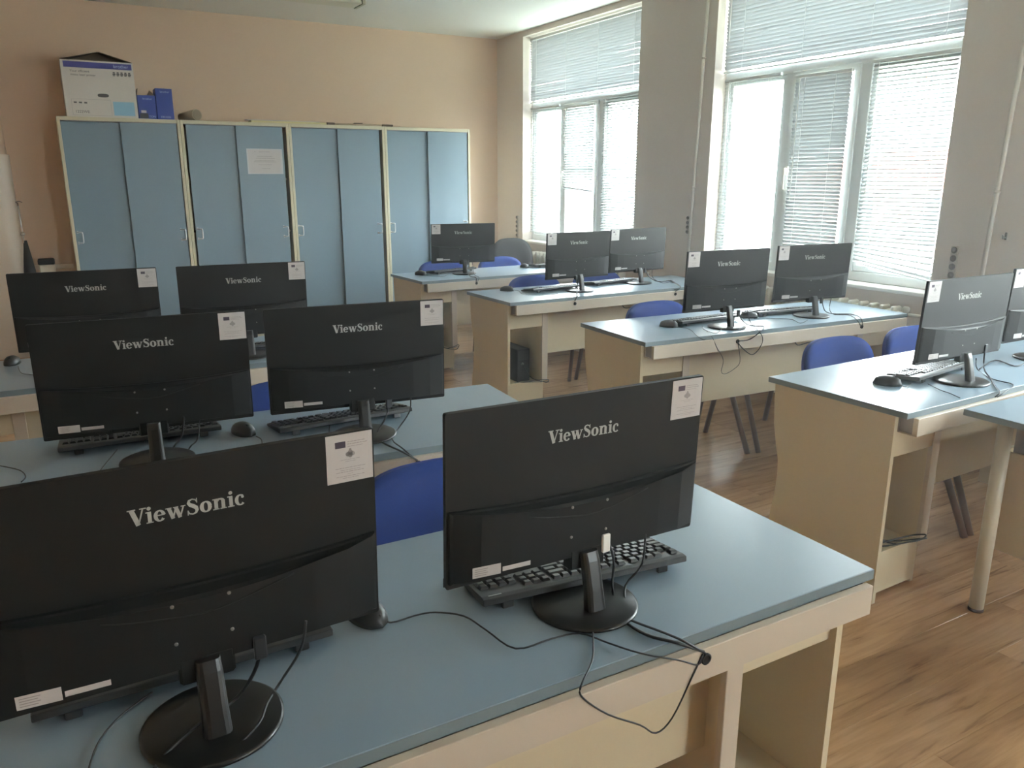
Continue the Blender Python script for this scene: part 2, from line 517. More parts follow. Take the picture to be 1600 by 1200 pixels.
def window(name, a, b, m1, m2, detailed=True):
    """a,b: opening; m1 and m2: (far,near) edges of the two mullions"""
    fr = MB()
    X0, X1 = XF, XF + 0.065
    fr.box(X0, X1, a, b, ZS, 0.925, bev=0.004)
    fr.box(X0, X1, a, b, 2.885, ZH, bev=0.004)
    fr.box(X0 + 0.0006, X1, a, a + 0.05, ZS, ZH, bev=0.004)
    fr.box(X0 + 0.0006, X1, b - 0.05, b, ZS, ZH, bev=0.004)
    fr.box(X0 - 0.002, X1, a, b, 2.215, 2.285, bev=0.004)
    fr.box(X0 - 0.001, X1 - 0.001, m1[1], m1[0], 0.9, 2.22, bev=0.003)
    fr.box(X0 - 0.001, X1 - 0.001, m2[1], m2[0], 0.9, 2.22, bev=0.003)
    w = fr.obj(name, M['pvc'])
    struct(w, {'window_1': 'far white three-pane window with transom light above', 'window_2': 'near white three-pane window with transom light above', 'window_3': 'third white window towards the camera'}[name], 'window')
    openings = [(m1[0], b - 0.05), (m2[0], m1[1]), (a + 0.05, m2[1])]
    for i, (p, q) in enumerate(openings):
        s = MB()
        x0, x1 = (X0 - 0.016, X1 - 0.01) if i == 1 else (X0 + 0.008, X1 - 0.01)
        t_ = 0.045 if i == 1 else 0.03
        if i == 1: p, q = p - 0.012, q + 0.012
        z0, z1 = (0.913, 2.227) if i == 1 else (0.925, 2.215)
        s.box(x0, x1, p, q, z0, z0 + t_ + 0.012, bev=0.004)
        s.box(x0, x1, p, q, z1 - t_, z1, bev=0.004)
        s.box(x0 + 0.0006, x1 - 0.0006, p, p + t_, z0, z1, bev=0.004)
        s.box(x0 + 0.0006, x1 - 0.0006, q - t_, q, z0, z1, bev=0.004)
        sash = s.obj('sash', M['pvc'], w)
        MB().box(X0 + 0.03, X0 + 0.034, p + t_ * 0.8, q - t_ * 0.8, z0 + t_, z1 - t_ * 0.8).obj('glass_pane', M['glass'], sash)
        if i == 1:
            h = MB().box(x0 - 0.012, x0, q - 0.036, q - 0.012, 1.54, 1.60, bev=0.004)
            h.box(x0 - 0.034, x0 - 0.010, q - 0.030, q - 0.016, 1.57, 1.59, bev=0.004)
            h.box(x0 - 0.040, x0 - 0.028, q - 0.031, q - 0.015, 1.44, 1.59, bev=0.005)
            h.obj('handle', M['sill'], sash)
    MB().box(X0 + 0.03, X0 + 0.034, a + 0.045, b - 0.045, 2.28, 2.89).obj('glass_pane', M['glass'], w)
    MB().box(XW - 0.028, XF + 0.01, a - 0.03 if detailed else a, b + 0.03 if detailed else b, ZS - 0.024, ZS, bev=0.005).obj('window_sill', M['sill'], w)
    return w
W1 = window('window_1', 5.811, 7.757, (7.186, 7.116), (6.551, 6.441))
W2 = window('window_2', 2.991, 4.907, (4.321, 4.238), (3.72, 3.63))
W3 = window('window_3', 0.17, 2.09, (1.50, 1.42), (0.90, 0.81))
MB().box(XF + 0.05, XF + 0.075, 6.56, 7.10, 1.575, 1.625, bev=0.003).obj('outer_crossbar', M['pvc'], W1)

BX = XF - 0.034
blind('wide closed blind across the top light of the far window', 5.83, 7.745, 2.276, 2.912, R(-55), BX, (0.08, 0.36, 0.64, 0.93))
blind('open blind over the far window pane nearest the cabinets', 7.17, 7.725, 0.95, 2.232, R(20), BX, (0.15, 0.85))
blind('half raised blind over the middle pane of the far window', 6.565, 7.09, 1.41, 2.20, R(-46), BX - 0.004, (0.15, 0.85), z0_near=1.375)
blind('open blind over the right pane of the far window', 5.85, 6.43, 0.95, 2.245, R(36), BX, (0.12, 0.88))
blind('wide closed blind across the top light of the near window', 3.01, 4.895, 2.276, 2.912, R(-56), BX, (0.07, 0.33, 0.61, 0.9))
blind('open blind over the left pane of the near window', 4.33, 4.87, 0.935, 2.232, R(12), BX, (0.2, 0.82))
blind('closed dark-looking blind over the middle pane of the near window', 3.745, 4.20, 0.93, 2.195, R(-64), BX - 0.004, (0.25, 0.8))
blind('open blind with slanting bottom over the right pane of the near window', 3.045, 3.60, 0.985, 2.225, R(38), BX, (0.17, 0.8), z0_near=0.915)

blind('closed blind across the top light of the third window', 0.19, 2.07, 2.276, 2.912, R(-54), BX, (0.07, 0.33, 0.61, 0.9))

blind('unseen half closed blind added over the far pane of the third window to cut its light', 1.52, 2.05, 0.935, 2.232, R(40), BX, (0.2, 0.82))  # out of view, added to dim the light from this window

# ---- pipes, sockets, radiators on the window wall
def wall_pipe(label, y, x=XW - 0.022):
    t = thing('heating_pipe', label, 'pipe', (x, y, 0))
    MB().cyl((0, 0.06, 0.0), (0, -0.04, ZC), 0.013, n=12).obj('pipe', M['pipe'], t)
    for z in (0.5, 1.45, 2.4):
        yy = 0.06 - 0.10 * z / ZC
        MB().lathe([(0.016, -0.008), (0.018, 0), (0.016, 0.008)], 12, (0, yy, z)).cyl((0.01, yy, z), (0.021, yy, z), 0.005, n=8).obj('pipe_clip', M['pipe'], t)
wall_pipe('slim white heating pipe on the wall between the two windows', 5.03)
wall_pipe('slim heating pipe on the wall right of the near window', 2.66)

def socket_strip(label, y, z0, z1, n, r):
    t = thing('wall_sockets', label, 'socket', (XW, y, z0))
    H = z1 - z0
    MB().box(-0.008, 0, -r * 1.2, r * 1.2, -r * 1.1, H + r * 1.1, bev=0.003).obj('backplate', M['socket_plate'], t)
    for i in range(n):
        z = H * i / (n - 1)
        b = MB()
        pr = [(r * 0.9, 0), (r, 0.004), (r * 0.8, 0.009), (r * 0.74, 0.004), (0.001, 0.003)]
        b.lathe(pr, 16)
        b.cyl((r * 0.35, 0, 0.003), (r * 0.35, 0, 0.0045), r * 0.13, n=8); b.cyl((-r * 0.35, 0, 0.003), (-r * 0.35, 0, 0.0045), r * 0.13, n=8)
        b.obj('socket', M['socket'], t, (-0.008, 0, z), (0, R(-90), 0))
    return t
socket_strip('column of four round grey sockets right of the near window', 2.868, 0.985, 1.125, 4, 0.019)
socket_strip('column of small sockets beside the pipe between the windows', 5.10, 1.10, 1.21, 4, 0.014)
socket_strip('column of small sockets between the back corner and the far window', 7.868, 0.86, 1.10, 6, 0.016)
hk = thing('wall_hook', 'tiny dark hook beside the pipe on the right wall', 'hook', (XW, 2.60, 1.22))
MB().box(-0.006, 0, -0.006, 0.006, -0.02, 0.02, bev=0.002).cyl((-0.004, 0, -0.008), (-0.03, 0, -0.012), 0.004, n=8).cyl((-0.03, 0, -0.012), (-0.034, 0, 0.008), 0.004, n=8).obj('hook', M['socket'], hk)

rad_sec = None
def radiator(label, y0, y1, x=3.992):
    global rad_sec
    t = thing('radiator', label, 'radiator', (x, y0, 0.0))
    if rad_sec is None:
        b = MB()
        b.box(-0.042, 0.042, 0.006, 0.03, 0.16, 0.772, bev=0.010, seg=2)
        b.box(-0.030, 0.030, 0.0, 0.075, 0.18, 0.225, bev=0.012)
        b.box(-0.030, 0.030, 0.0, 0.075, 0.705, 0.75, bev=0.012)
        b.box(-0.018, 0.018, 0.034, 0.066, 0.21, 0.72, bev=0.006)
        rad_sec = b.mesh('radiator_section', M['radiator'])
    n = int((y1 - y0) / 0.075)
    for i in range(n): link('radiator_section', rad_sec, t, (0, i * 0.075, 0))
    b = MB()
    for yy in (0.15, n * 0.075 - 0.15): b.box(-0.03, 0.03, yy - 0.012, yy + 0.012, 0.0, 0.18, bev=0.003)
    b.obj('foot', M['radiator'], t)
    MB().cyl((0, 0.0, 0.728), (0, -0.05, 0.728), 0.014, n=12).lathe([(0.016, 0), (0.02, 0.01), (0.02, 0.03), (0.014, 0.038)], 12, (0, -0.05, 0.738)).obj('valve', M['radiator'], t)
    MB().cyl((0, -0.05, 0.728), (0.02, -0.34, 0.732), 0.011, n=10).obj('supply_pipe', M['pipe'], t)
    return t
radiator('cream ribbed radiator under the near window', 3.13, 4.40)
radiator('cream ribbed radiator under the far window', 5.86, 7.50)

# ---- ceiling light
cl = thing('ceiling_light', 'switched-off fluorescent ceiling light at the top left', 'light', (1.44, 7.10, 2.92))
MB().box(-0.65, 0.65, -0.12, 0.12, 0.03, 0.062, bev=0.006).obj('casing', M['lamp_body'], cl)
MB().box(-0.625, 0.625, -0.105, 0.105, 0.0, 0.032, bev=0.012, seg=2).obj('diffuser', M['lamp_diff'], cl)
for s in (-1, 1): MB().box(s * 0.638 - 0.014, s * 0.638 + 0.014, -0.115, 0.115, -0.004, 0.05, bev=0.004).obj('end_cap', M['lamp_body'], cl)

# ---- outside, seen through the blinds
g = MB().box(4.6, 90, -50, 80, -3.7, -3.5).obj('outside_ground', M['outside_ground'])
struct(g, 'ground outside the windows', 'ground')
bld = thing('pink_building', 'pale pink building with red roof outside the near window', 'building', (21, 11.5, -3.5))
MB().box(0, 6, -7.5, 7, 0, 4.9).obj('wall', M['facade'], bld)
b = MB(); b.prism([(-0.5, 4.9), (6.5, 4.9), (3, 5.9)], 'y', -8, 7.5); b.obj('roof', M['roof'], bld)
wme = MB().box(-0.03, 0.02, -0.55, 0.55, 0, 1.5, bev=0.01).mesh('facade_window', M['outside_glass'])
for i in range(5):
    for j in range(2): link('facade_window', wme, bld, (0, -5.8 + i * 2.7, 0.7 + j * 2.3))
bal = thing('balustrade', 'pale stone terrace balustrade outside the near window', 'balustrade', (10.5, 3.0, -0.05))
MB().box(-0.14, 0.14, 0, 7.5, 0.72, 0.84, bev=0.02).obj('rail', M['stone'], bal)
MB().box(-0.16, 0.16, 0, 7.5, -3.45, 0.10, bev=0.02).obj('plinth', M['stone'], bal)
bme = MB().lathe([(0.06, 0.10), (0.06, 0.15), (0.035, 0.19), (0.075, 0.34), (0.06, 0.46), (0.035, 0.62), (0.055, 0.68), (0.055, 0.72)], 10).mesh('baluster', M['stone'])
for i in range(26): link('baluster', bme, bal, (0, 0.18 + i * 0.285, 0))

# even scatter volume, added to imitate veiling lens glare on the window side
hz = bpy.data.materials.new('glare_scatter')
hz.use_nodes = True
hz.node_tree.nodes.clear()
_o = hz.node_tree.nodes.new('ShaderNodeOutputMaterial')
_v = hz.node_tree.nodes.new('ShaderNodeVolumeScatter')
_v.inputs['Density'].default_value = 0.020
_v.inputs['Anisotropy'].default_value = 0.55
hz.node_tree.links.new(_v.outputs[0], _o.inputs['Volume'])
hzo = MB().box(XL + 0.01, XW - 0.005, YN + 0.01, YB - 0.01, 0.005, ZC - 0.01).obj('glare_haze', hz)
hzo['kind'] = 'stuff'; hzo['label'] = 'thin haze volume added to imitate lens glare towards the windows'; hzo['category'] = 'haze'

# ================================================================ SLIDING-DOOR CABINETS
CX0, CW, CY, CH = -0.274, 0.9405, 7.875, 2.010
def make_cabinet(i, label, gap):
    t = thing('sliding_door_cabinet', label, 'cabinet', (CX0 + i * CW + CW / 2, CY, 0), 0, 'blue sliding-door cabinets along the back wall')
    w = CW / 2 - 0.001
    D = 0.44
    b = MB()
    for s in (-1, 1): b.box(s * w - (0.024 if s > 0 else 0), s * w + (0.024 if s < 0 else 0), 0, D, 0, CH, bev=0.002)
    b.box(-w + 0.024, w - 0.024, 0, D, CH - 0.03, CH, bev=0.002)
    b.box(-w + 0.024, w - 0.024, 0.03, D, 0.0, 0.08, bev=0.002)
    b.obj('carcass', M['cab_frame'], t)
    MB().box(-w + 0.024, w - 0.024, D - 0.008, D, 0.08, CH - 0.03).obj('back_panel', M['cab_frame'], t)
    for z in (0.55, 1.02, 1.5): MB().box(-w + 0.025, w - 0.025, 0.08, D - 0.01, z, z + 0.018).obj('shelf', M['cab_frame'], t)
    MB().box(-w + 0.024, w - 0.024, 0.004, 0.060, CH - 0.034, CH - 0.030).box(-w + 0.024, w - 0.024, 0.004, 0.060, 0.08, 0.084).obj('door_track', M['grey_metal'], t)
    hm = MB().box(-0.024, -0.012, -0.003, 0, -0.056, -0.034, bev=0.001).box(-0.024, -0.012, -0.003, 0, 0.034, 0.056, bev=0.001)
    hm.tube([(-0.018, -0.002, -0.045), (-0.008, -0.020, -0.045), (0.012, -0.026, -0.044), (0.018, -0.026, -0.034), (0.018, -0.026, 0.034), (0.012, -0.026, 0.044), (-0.008, -0.020, 0.045), (-0.018, -0.002, 0.045)], 0.0055, 8, 3)
    hme = hm.mesh('handle', M['silver'])
    gl = gap[0]
    d1 = MB().box(-w + 0.025 + gl, 0.05, 0.036, 0.052, 0.086, CH - 0.036, bev=0.001).obj('door', M['blue_door'], t)
    link('handle', hme, d1, (-w + 0.06 + gl, 0.036, 1.028))
    gr = gap[1]
    d2 = MB().box(-0.004, w - 0.025 - gr, 0.010, 0.026, 0.086, CH - 0.036, bev=0.001).obj('door', M['blue_door'], t)
    link('handle', hme, d2, (w - 0.058 - gr, 0.010, 1.028)).rotation_euler = (0, 0, 0)
    return t, d2
make_cabinet(0, 'leftmost blue sliding-door cabinet with the white printer carton on top', (0.0, 0.004))
cab2, dnote = make_cabinet(1, 'second blue sliding-door cabinet, paper notice taped to its right door', (0.022, 0.03))
make_cabinet(2, 'third blue sliding-door cabinet from the left, without a notice', (0.0, 0.028))
make_cabinet(3, 'rightmost blue sliding-door cabinet beside the bare corner', (0.0, 0.004))

# paper notice in a plastic sleeve on the second cabinet
nt_ = thing('paper_notice', 'white printed notice in a plastic sleeve on a blue cabinet door', 'notice', (1.372, CY + 0.009, 1.668))
MB().box(-0.160, 0.162, -0.0012, 0.0, -0.112, 0.112).obj('plastic_sleeve', M['sleeve'], nt_)
MB().box(-0.15, 0.148, -0.0020, -0.0012, -0.104, 0.104).obj('sheet', M['paper'], nt_)
b = MB()
for (z, a, c) in [(0.085, -0.09, -0.075), (0.085, -0.05, 0.05), (0.045, -0.07, 0.07), (0.028, -0.08, 0.09), (0.008, -0.09, 0.09), (-0.004, -0.1, 0.1), (-0.03, -0.06, 0.06), (-0.065, -0.03, 0.04)]:
    x = a
    while x < c:
        l = random.uniform(0.010, 0.026)
        b.box(x, min(x + l, c), -0.0024, -0.0020, z - 0.002, z + 0.002)
        x += l + 0.004
b.obj('printed_lines', M['paper_grey'], nt_)['kind'] = 'stuff'

# ---- things on top of the cabinets
ZT = CH
bx = thing('printer_carton', 'large white printer carton with blue band and raised brown flaps', 'box', (0.076, 7.885, ZT))
W, H, D = 0.535, 0.440, 0.36
def xf_shear(): return None
b = MB()
b.box(-W / 2, W / 2, 0, 0.005, 0, H)
b.box(-W / 2, W / 2, D - 0.005, D, 0, H)
b.box(-W / 2, -W / 2 + 0.005, 0.005, D - 0.005, 0, H)
b.box(W / 2 - 0.005, W / 2, 0.005, D - 0.005, 0, H)
b.box(-W / 2, W / 2, 0.005, D - 0.005, 0, 0.005)
b.obj('carton', M['box_white'], bx)
for (xa, xb) in ((-W / 2, 0.02), (W / 2, 0.025)):
    f = MB()
    s = 0.004
    f.loft([[(xa, 0.01, H), (xa, D - 0.01, H), (xa, D - 0.01, H + s), (xa, 0.01, H + s)],
            [(xb, 0.05, H + 0.075), (xb, D - 0.01, H + 0.095), (xb, D - 0.01, H + 0.095 + s), (xb, 0.05, H + 0.075 + s)]])
    f.obj('flap', M['card'], bx)
f = MB(); f.prism([(-W / 2 + 0.004, H), (W / 2 - 0.004, H), (0.024, H + 0.088)], 'y', D * 0.5, D * 0.5 + 0.004)
f.obj('flap', M['card'], bx)
MB().box(-W / 2 + 0.02, W / 2 - 0.012, -0.0006, 0, H - 0.058, H - 0.012).obj('blue_band', M['box_band'], bx)
MB().box(0.085, 0.245, -0.0006, 0, 0.018, 0.128).obj('light_blue_panel', M['box_sky'], bx)
pl = MB()
for (a, c, z0, z1) in [(-0.222, 0.068, 0.013, 0.0145), (-0.222, 0.068, 0.138, 0.1395), (-0.222, -0.2205, 0.013, 0.139), (0.0665, 0.068, 0.013, 0.139)]:
    pl.box(a, c, -0.0006, 0, z0, z1)
pl.obj('outline', M['paper_grey'], bx)['kind'] = 'stuff'
hh = MB()
pts = [(0.042 * math.copysign(abs(math.cos(t)) ** 0.7, math.cos(t)), 0.0145 * math.copysign(abs(math.sin(t)) ** 0.7, math.sin(t))) for t in [2 * math.pi * i / 20 for i in range(20)]]
hh.prism(pts, 'y', -0.0008, 0.0)
hh.obj('hand_hole_shade', M['box_dark'], bx, (0.018, 0, 0.173))  # flat dark plate paints the shade inside the hand hole
ic = MB()
for i in range(5):
    x = 0.118 + i * 0.029
    ic.box(x - 0.011, x + 0.011, -0.0008, 0, 0.338, 0.350)
    ic.box(x - 0.008, x + 0.008, -0.0008, 0, 0.352, 0.362)
    ic.box(x - 0.010, x + 0.006, -0.0008, 0, 0.330, 0.336)
for i in range(3):
    x = -0.195 + i * 0.038
    ic.box(x - 0.011, x + 0.011, -0.0008, 0, 0.105, 0.118)
ic.obj('icons', M['box_dark'], bx)['kind'] = 'stuff'
def put_text(txt, size, m, parent, loc, sx=1.0):
    o = link('lettering', text_mesh(txt, size, 'lettering'), parent, loc, (R(90), 0, 0))
    o.scale = (sx, 1, 1)
    o.data.materials.clear(); o.data.materials.append(m)
    return o
put_text('brother', 0.036, M['box_light'], bx, (0.175, -0.0012, H - 0.035))
put_text('Your efficient', 0.026, M['box_dark'], bx, (-0.135, -0.001, 0.355))
put_text('mono laser printer', 0.024, M['box_dark'], bx, (-0.112, -0.001, 0.327))
put_text('1222WE', 0.030, M['box_dark'], bx, (-0.150, -0.001, 0.040))

def blue_box(label, x, w, h, d, txt, flaps):
    t = thing('toner_carton', label, 'box', (x, 7.885, ZT))
    b = MB()
    if flaps:
        b.box(-w / 2, w / 2, 0, 0.003, 0, h); b.box(-w / 2, w / 2, d - 0.003, d, 0, h)
        b.box(-w / 2, -w / 2 + 0.003, 0, d, 0, h); b.box(w / 2 - 0.003, w / 2, 0, d, 0, h); b.box(-w / 2, w / 2, 0, d, 0, 0.003)
    else:
        b.box(-w / 2, w / 2, 0, d, 0, h, bev=0.0015)
    b.obj('carton', M['box_blue'], t)
    if flaps:
        f = MB(); f.loft([[(-w / 2, 0.01, h), (-w / 2, d, h), (-w / 2 + 0.003, d, h), (-w / 2 + 0.003, 0.01, h)], [(-w / 2 + 0.012, 0.03, h + 0.055), (-w / 2 + 0.012, d, h + 0.055), (-w / 2 + 0.015, d, h + 0.055), (-w / 2 + 0.015, 0.03, h + 0.055)]])
        f.obj('flap', M['card'], t)
        f = MB(); f.prism([(0.005, h - 0.01), (w / 2, h - 0.01), (w / 2, h + 0.01), (0.035, h + 0.048)], 'y', 0.05, 0.053)
        f.obj('flap', M['card'], t)
        MB().box(-w / 2 + 0.022, -w / 2 + 0.062, -0.0006, 0, 0.048, 0.068).obj('sticker', M['paper'], t)
        MB().box(-w / 2 + 0.01, -w / 2 + 0.075, -0.0005, 0, 0.004, 0.045).obj('dark_print', M['box_dark'], t)
    put_text('brother', 0.024, M['box_light'], t, (0.008, -0.001, h - 0.028))
    put_text(txt, 0.024, M['box_light'], t, (0.0 if not flaps else 0.035, -0.001, 0.018))
    return t
blue_box('shorter blue toner carton with open flaps beside the white carton', 0.420, 0.143, 0.190, 0.14, 'TON', True)
blue_box('taller closed blue toner carton on the left cabinet', 0.562, 0.134, 0.252, 0.16, 'DR1050', False)

t = thing('paper_tube', 'short beige paper roll lying on the second cabinet', 'paper roll', (0.822, 7.925, ZT + 0.050))
n_ = 24
b = MB()
d = Vector((-0.42, 0.90, -0.06)).normalized()
b.cyl((0, 0, 0), d * 0.24, 0.049, 0.036, n=24)
b.obj('roll', M['tube'], t)
b = MB()
b.cyl((0, 0, 0), d * -0.002, 0.043, n=20); b.obj('rolled_end', M['tube_end'], t)
t = thing('yellowed_sheets', 'long flat bundle of yellowed paper on top of the cabinets', 'paper', (1.62, 7.95, ZT + 0.001))
MB().box(-0.34, 0.36, -0.045, 0.09, 0.0, 0.018, bev=0.003).obj('paper', M['yellow_paper'], t)
MB().box(-0.38, 0.30, -0.03, 0.06, 0.018, 0.026, bev=0.002, xf=T(rz=R(2))).obj('paper', M['paper'], t)
t = thing('wooden_pointer', 'thin wooden stick with dark ends lying on the cabinets', 'stick', (2.32, 7.93, ZT + 0.012))
MB().cyl((-0.28, 0.02, 0), (0.29, -0.01, 0), 0.009, n=10).obj('stick', M['stick'], t)
MB().box(-0.33, -0.25, 0.0, 0.035, -0.010, 0.012, bev=0.004).obj('dark_end', M['stick_dark'], t)
MB().box(-0.06, 0.03, 0.0, 0.04, -0.010, 0.018, bev=0.006).obj('dark_end', M['stick_dark'], t)
MB().box(0.22, 0.33, -0.03, 0.01, -0.010, 0.010, bev=0.004).obj('dark_end', M['stick_dark'], t)

# ---- at the left end of the cabinets
t = thing('folded_stand', 'dark folded stand with slim silver pole left of the cabinets', 'stand', (-0.60, 7.90, 0))
MB().cyl((-0.03, 0, 1.0), (-0.032, 0, 1.30), 0.006, n=10).obj('pole', M['silver'], t)
MB().cyl((-0.032, 0, 1.30), (-0.032, 0, 1.325), 0.004, n=8).tube([(-0.032, 0, 1.32), (-0.045, 0, 1.33), (-0.02, 0, 1.335), (0.0, 0, 1.325)], 0.004, 6).obj('hook', M['rubber'], t)
MB().lathe([(0.012, 0), (0.02, 0.01), (0.012, 0.03)], 12, (-0.031, 0, 1.06)).obj('clamp', M['screw'], t)
MB().lathe([(0.085, 0.02), (0.078, 0.3), (0.062, 0.6), (0.035, 0.85), (0.012, 1.02)], 12, (-0.02, 0, 0), sy=0.6).obj('dark_cover', M['office'], t)
for a in (90, 210, 330): MB().cyl((-0.02, 0, 0.20), (-0.02 + 0.12 * math.cos(R(a)), 0.12 * math.sin(R(a)), 0.008), 0.008, n=8).obj('leg', M['black_soft'], t)
t = thing('tall_bin', 'narrow pale bin with dark rim left of the cabinets', 'bin', (-0.495, 8.13, 0))
MB().box(-0.06, 0.06, -0.08, 0.08, 0, 0.80, bev=0.01).obj('body', M['white_leg'], t)
MB().box(-0.064, 0.064, -0.084, 0.084, 0.80, 0.842, bev=0.008).obj('lid', M['office'], t)

# ================================================================ DESKS
LD, DD = 1.883, 0.599
desk_proto = None
def make_desk():
    """origin: left front corner on the floor, x to the right, y to the back"""
    t = thing('computer_desk', 'desk', 'desk')
    MB().box(0, LD, 0, DD, 0.7275, 0.75, bev=0.0015).obj('desktop', [M['blue_top']], t)
    e = MB().box(-0.0006, LD + 0.0006, -0.0008, 0.0, 0.7285, 0.7490).box(-0.0008, 0, 0, DD, 0.7285, 0.749).box(LD, LD + 0.0008, 0, DD, 0.7285, 0.749)
    e.obj('edge_band', M['blue_edge'], t)
    c = MB()
    c.box(0.036, LD - 0.024, -0.020, -0.0015, 0.664, 0.7282, bev=0.0012)
    c.box(0.036, LD - 0.024, -0.002, 0.052, 0.664, 0.668)
    c.box(0.036, LD - 0.024, 0.048, 0.052, 0.668, 0.7272)
    c.obj('cable_channel', M['fascia'], t)
    for x in (0.040, LD - 0.030): MB().box(x - 0.002, x + 0.002, -0.002, 0.048, 0.668, 0.7272).obj('channel_end', M['grey_metal'], t)
    # side panels with a waved rear edge
    out = [(0.048, 0.0), (0.048, 0.7270), (0.572, 0.7270), (0.570, 0.66), (0.562, 0.56), (0.545, 0.48), (0.528, 0.42), (0.524, 0.36), (0.528, 0.29), (0.540, 0.20), (0.552, 0.12), (0.558, 0.06), (0.560, 0.0)]
    for x0, x1 in ((0.010, 0.028), (LD - 0.028, LD - 0.010)):
        b = MB(); b.prism(out, 'x', x0, x1); b.obj('side_panel', M['cream'], t)
    for s in (0, 1):
        X = (lambda v: v) if s == 0 else (lambda v: LD - v)
        def bb(x0, x1, *r, **k):
            a, c_ = sorted((X(x0), X(x1)))
            return MB().box(a, c_, *r, **k)
        bb(0.288, 0.306, 0.078, 0.53, 0.0, 0.7270, bev=0.001).obj('partition', M['cream'], t)
        bb(0.285, 0.330, 0.060, 0.078, 0.185, 0.7270, bev=0.0015).obj('partition_edge', M['fascia'], t)
        bb(0.028, 0.285, 0.064, 0.080, 0.562, 0.7270, bev=0.001).obj('header_board', M['cream'], t)
        bb(0.028, 0.287, 0.070, 0.086, 0.020, 0.188, bev=0.001).obj('plinth_board', M['cream'], t)
        bb(0.028, 0.288, 0.086, 0.50, 0.160, 0.176, bev=0.001).obj('shelf', M['cream'], t)
    MB().box(0.306, LD - 0.306, 0.130, 0.146, 0.355, 0.7270, bev=0.001).obj('modesty_panel', M['cream'], t)
    return t

def grommet(t, x):
    b = MB()
    b.lathe([(0.011, 0), (0.011, 0.003), (0.0075, 0.0036), (0.0075, 0.0005)], 16)
    b.obj('cable_hole', M['groove'], t, (x, -0.020, 0.708), (R(90), 0, 0))

DESKS = {
 'L1': ((1.000 - LD * math.cos(R(-0.186)), 1.077 - LD * math.sin(R(-0.186))), -0.186, 'nearest desk of the left column with light blue top'),
 'L2': ((0.971 - LD * math.cos(R(-3.717)), 2.194 - LD * math.sin(R(-3.717))), -3.717, 'middle desk of the left column with light blue top'),
 'L3': ((0.985 - LD * math.cos(R(0.729)), 3.604 - LD * math.sin(R(0.729))), 0.729, 'farthest desk of the left column, nearest the left cabinets'),
 'R1': ((2.066, 1.737), 1.686, 'nearest desk of the window column, pale glare on its blue top'),
 'R2': ((2.044, 3.112), -2.722, 'second desk of the window column, right end by the radiator'),
 'R3': ((2.087, 4.529), 1.13, 'third desk of the window column with a black computer underneath'),
 'R4': ((2.015, 5.782), 2.512, 'farthest desk of the window column, in front of the right cabinets'),
}
GROM = {'L1': [0.53], 'L2': [0.472], 'L3': [], 'R1': [2.574], 'R2': [2.609, 3.522], 'R3': [2.578, 3.463], 'R4': [2.482]}
proto = make_desk()
DOBJ = {}
for i, (k, (xy, a, lab)) in enumerate(DESKS.items()):
    d = proto if i == 0 else copy_tree(proto)
    d.location = (xy[0], xy[1], 0)
    d.rotation_euler = (0, 0, R(a))
    tag(d, lab, 'desk', 'classroom computer desks')
    DOBJ[k] = d
for k, gs in GROM.items():
    xy, a, _ = DESKS[k]
    for gx in gs: grommet(DOBJ[k], (gx - xy[0]) / math.cos(R(a)))

# ---- teacher's table at the right edge
tt = thing('round_leg_table', 'light blue table with round white leg at the right edge', 'table', (2.284, 1.675, 0))
MB().box(0, 1.5, -0.72, 0, 0.7275, 0.75, bev=0.0015).obj('tabletop', M['blue_top'], tt)
MB().box(-0.0008, 0, -0.72, 0, 0.7285, 0.749).box(0, 1.5, -0.7208, -0.72, 0.7285, 0.749).box(0, 1.5, 0, 0.0008, 0.7285, 0.749).obj('edge_band', M['blue_edge'], tt)
for (x, y_) in ((0.088, -0.100), (1.41, -0.100), (0.088, -0.62), (1.41, -0.62)):
    MB().cyl((x, y_, 0.010), (x, y_, 0.7275), 0.0245, n=24).obj('leg', M['white_leg'], tt)
    MB().cyl((x, y_, 0.0), (x, y_, 0.012), 0.0255, n=24).obj('foot_cap', M['rubber'], tt)
sp = MB().box(0.215, 0.231, -0.70, -0.022, 0.195, 0.572, bev=0.001)
sp.box(0.231, 1.2, -0.038, -0.022, 0.195, 0.572, bev=0.001)
sp.obj('side_board', M['cream'], tt)
MB().box(0.240, 0.262, -0.66, -0.06, 0.55, 0.7275, bev=0.001).obj('hanging_rail', M['grey_metal'], tt)
for z in (0.475, 0.300): MB().lathe([(0.010, 0), (0.010, 0.003), (0.006, 0.007)], 12).obj('bolt', M['brass'], tt, (0.215, -0.045, z), (0, R(-90), 0))

# ================================================================ MONITOR
def stroke(mb, pts, ws, y=0.0):
    """variable width stroke in the x/z plane"""
    n = len(pts)
    L_, R_ = [], []
    for i in range(n):
        a = Vector(pts[max(i - 1, 0)]); c = Vector(pts[min(i + 1, n - 1)])
        d = (c - a).normalized()
        nn = Vector((-d.y, d.x))
        w = ws[i] if isinstance(ws, (list, tuple)) else ws
        p = Vector(pts[i])
        L_.append(p + nn * w / 2); R_.append(p - nn * w / 2)
    for i in range(n - 1):
        mb.poly([(q[0], y, q[1]) for q in (L_[i], R_[i], R_[i + 1], L_[i + 1])])
def quad(mb, pts, y=0.0): mb.poly([(p[0], y, p[1]) for p in pts])
def ring(mb, cx, cz, rx, rz, thick, thin, a0=0, a1=360, n=22, taper=0.0):
    P, Wd = [], []
    for i in range(n + 1):
        t = R(a0 + (a1 - a0) * i / n)
        P.append((cx + rx * math.cos(t), cz + rz * math.sin(t)))
        w = thin + (thick - thin) * abs(math.cos(t)) ** 1.5
        if taper: w *= 1 - taper * (i / n)
        Wd.append(w)
    stroke(mb, P, Wd)

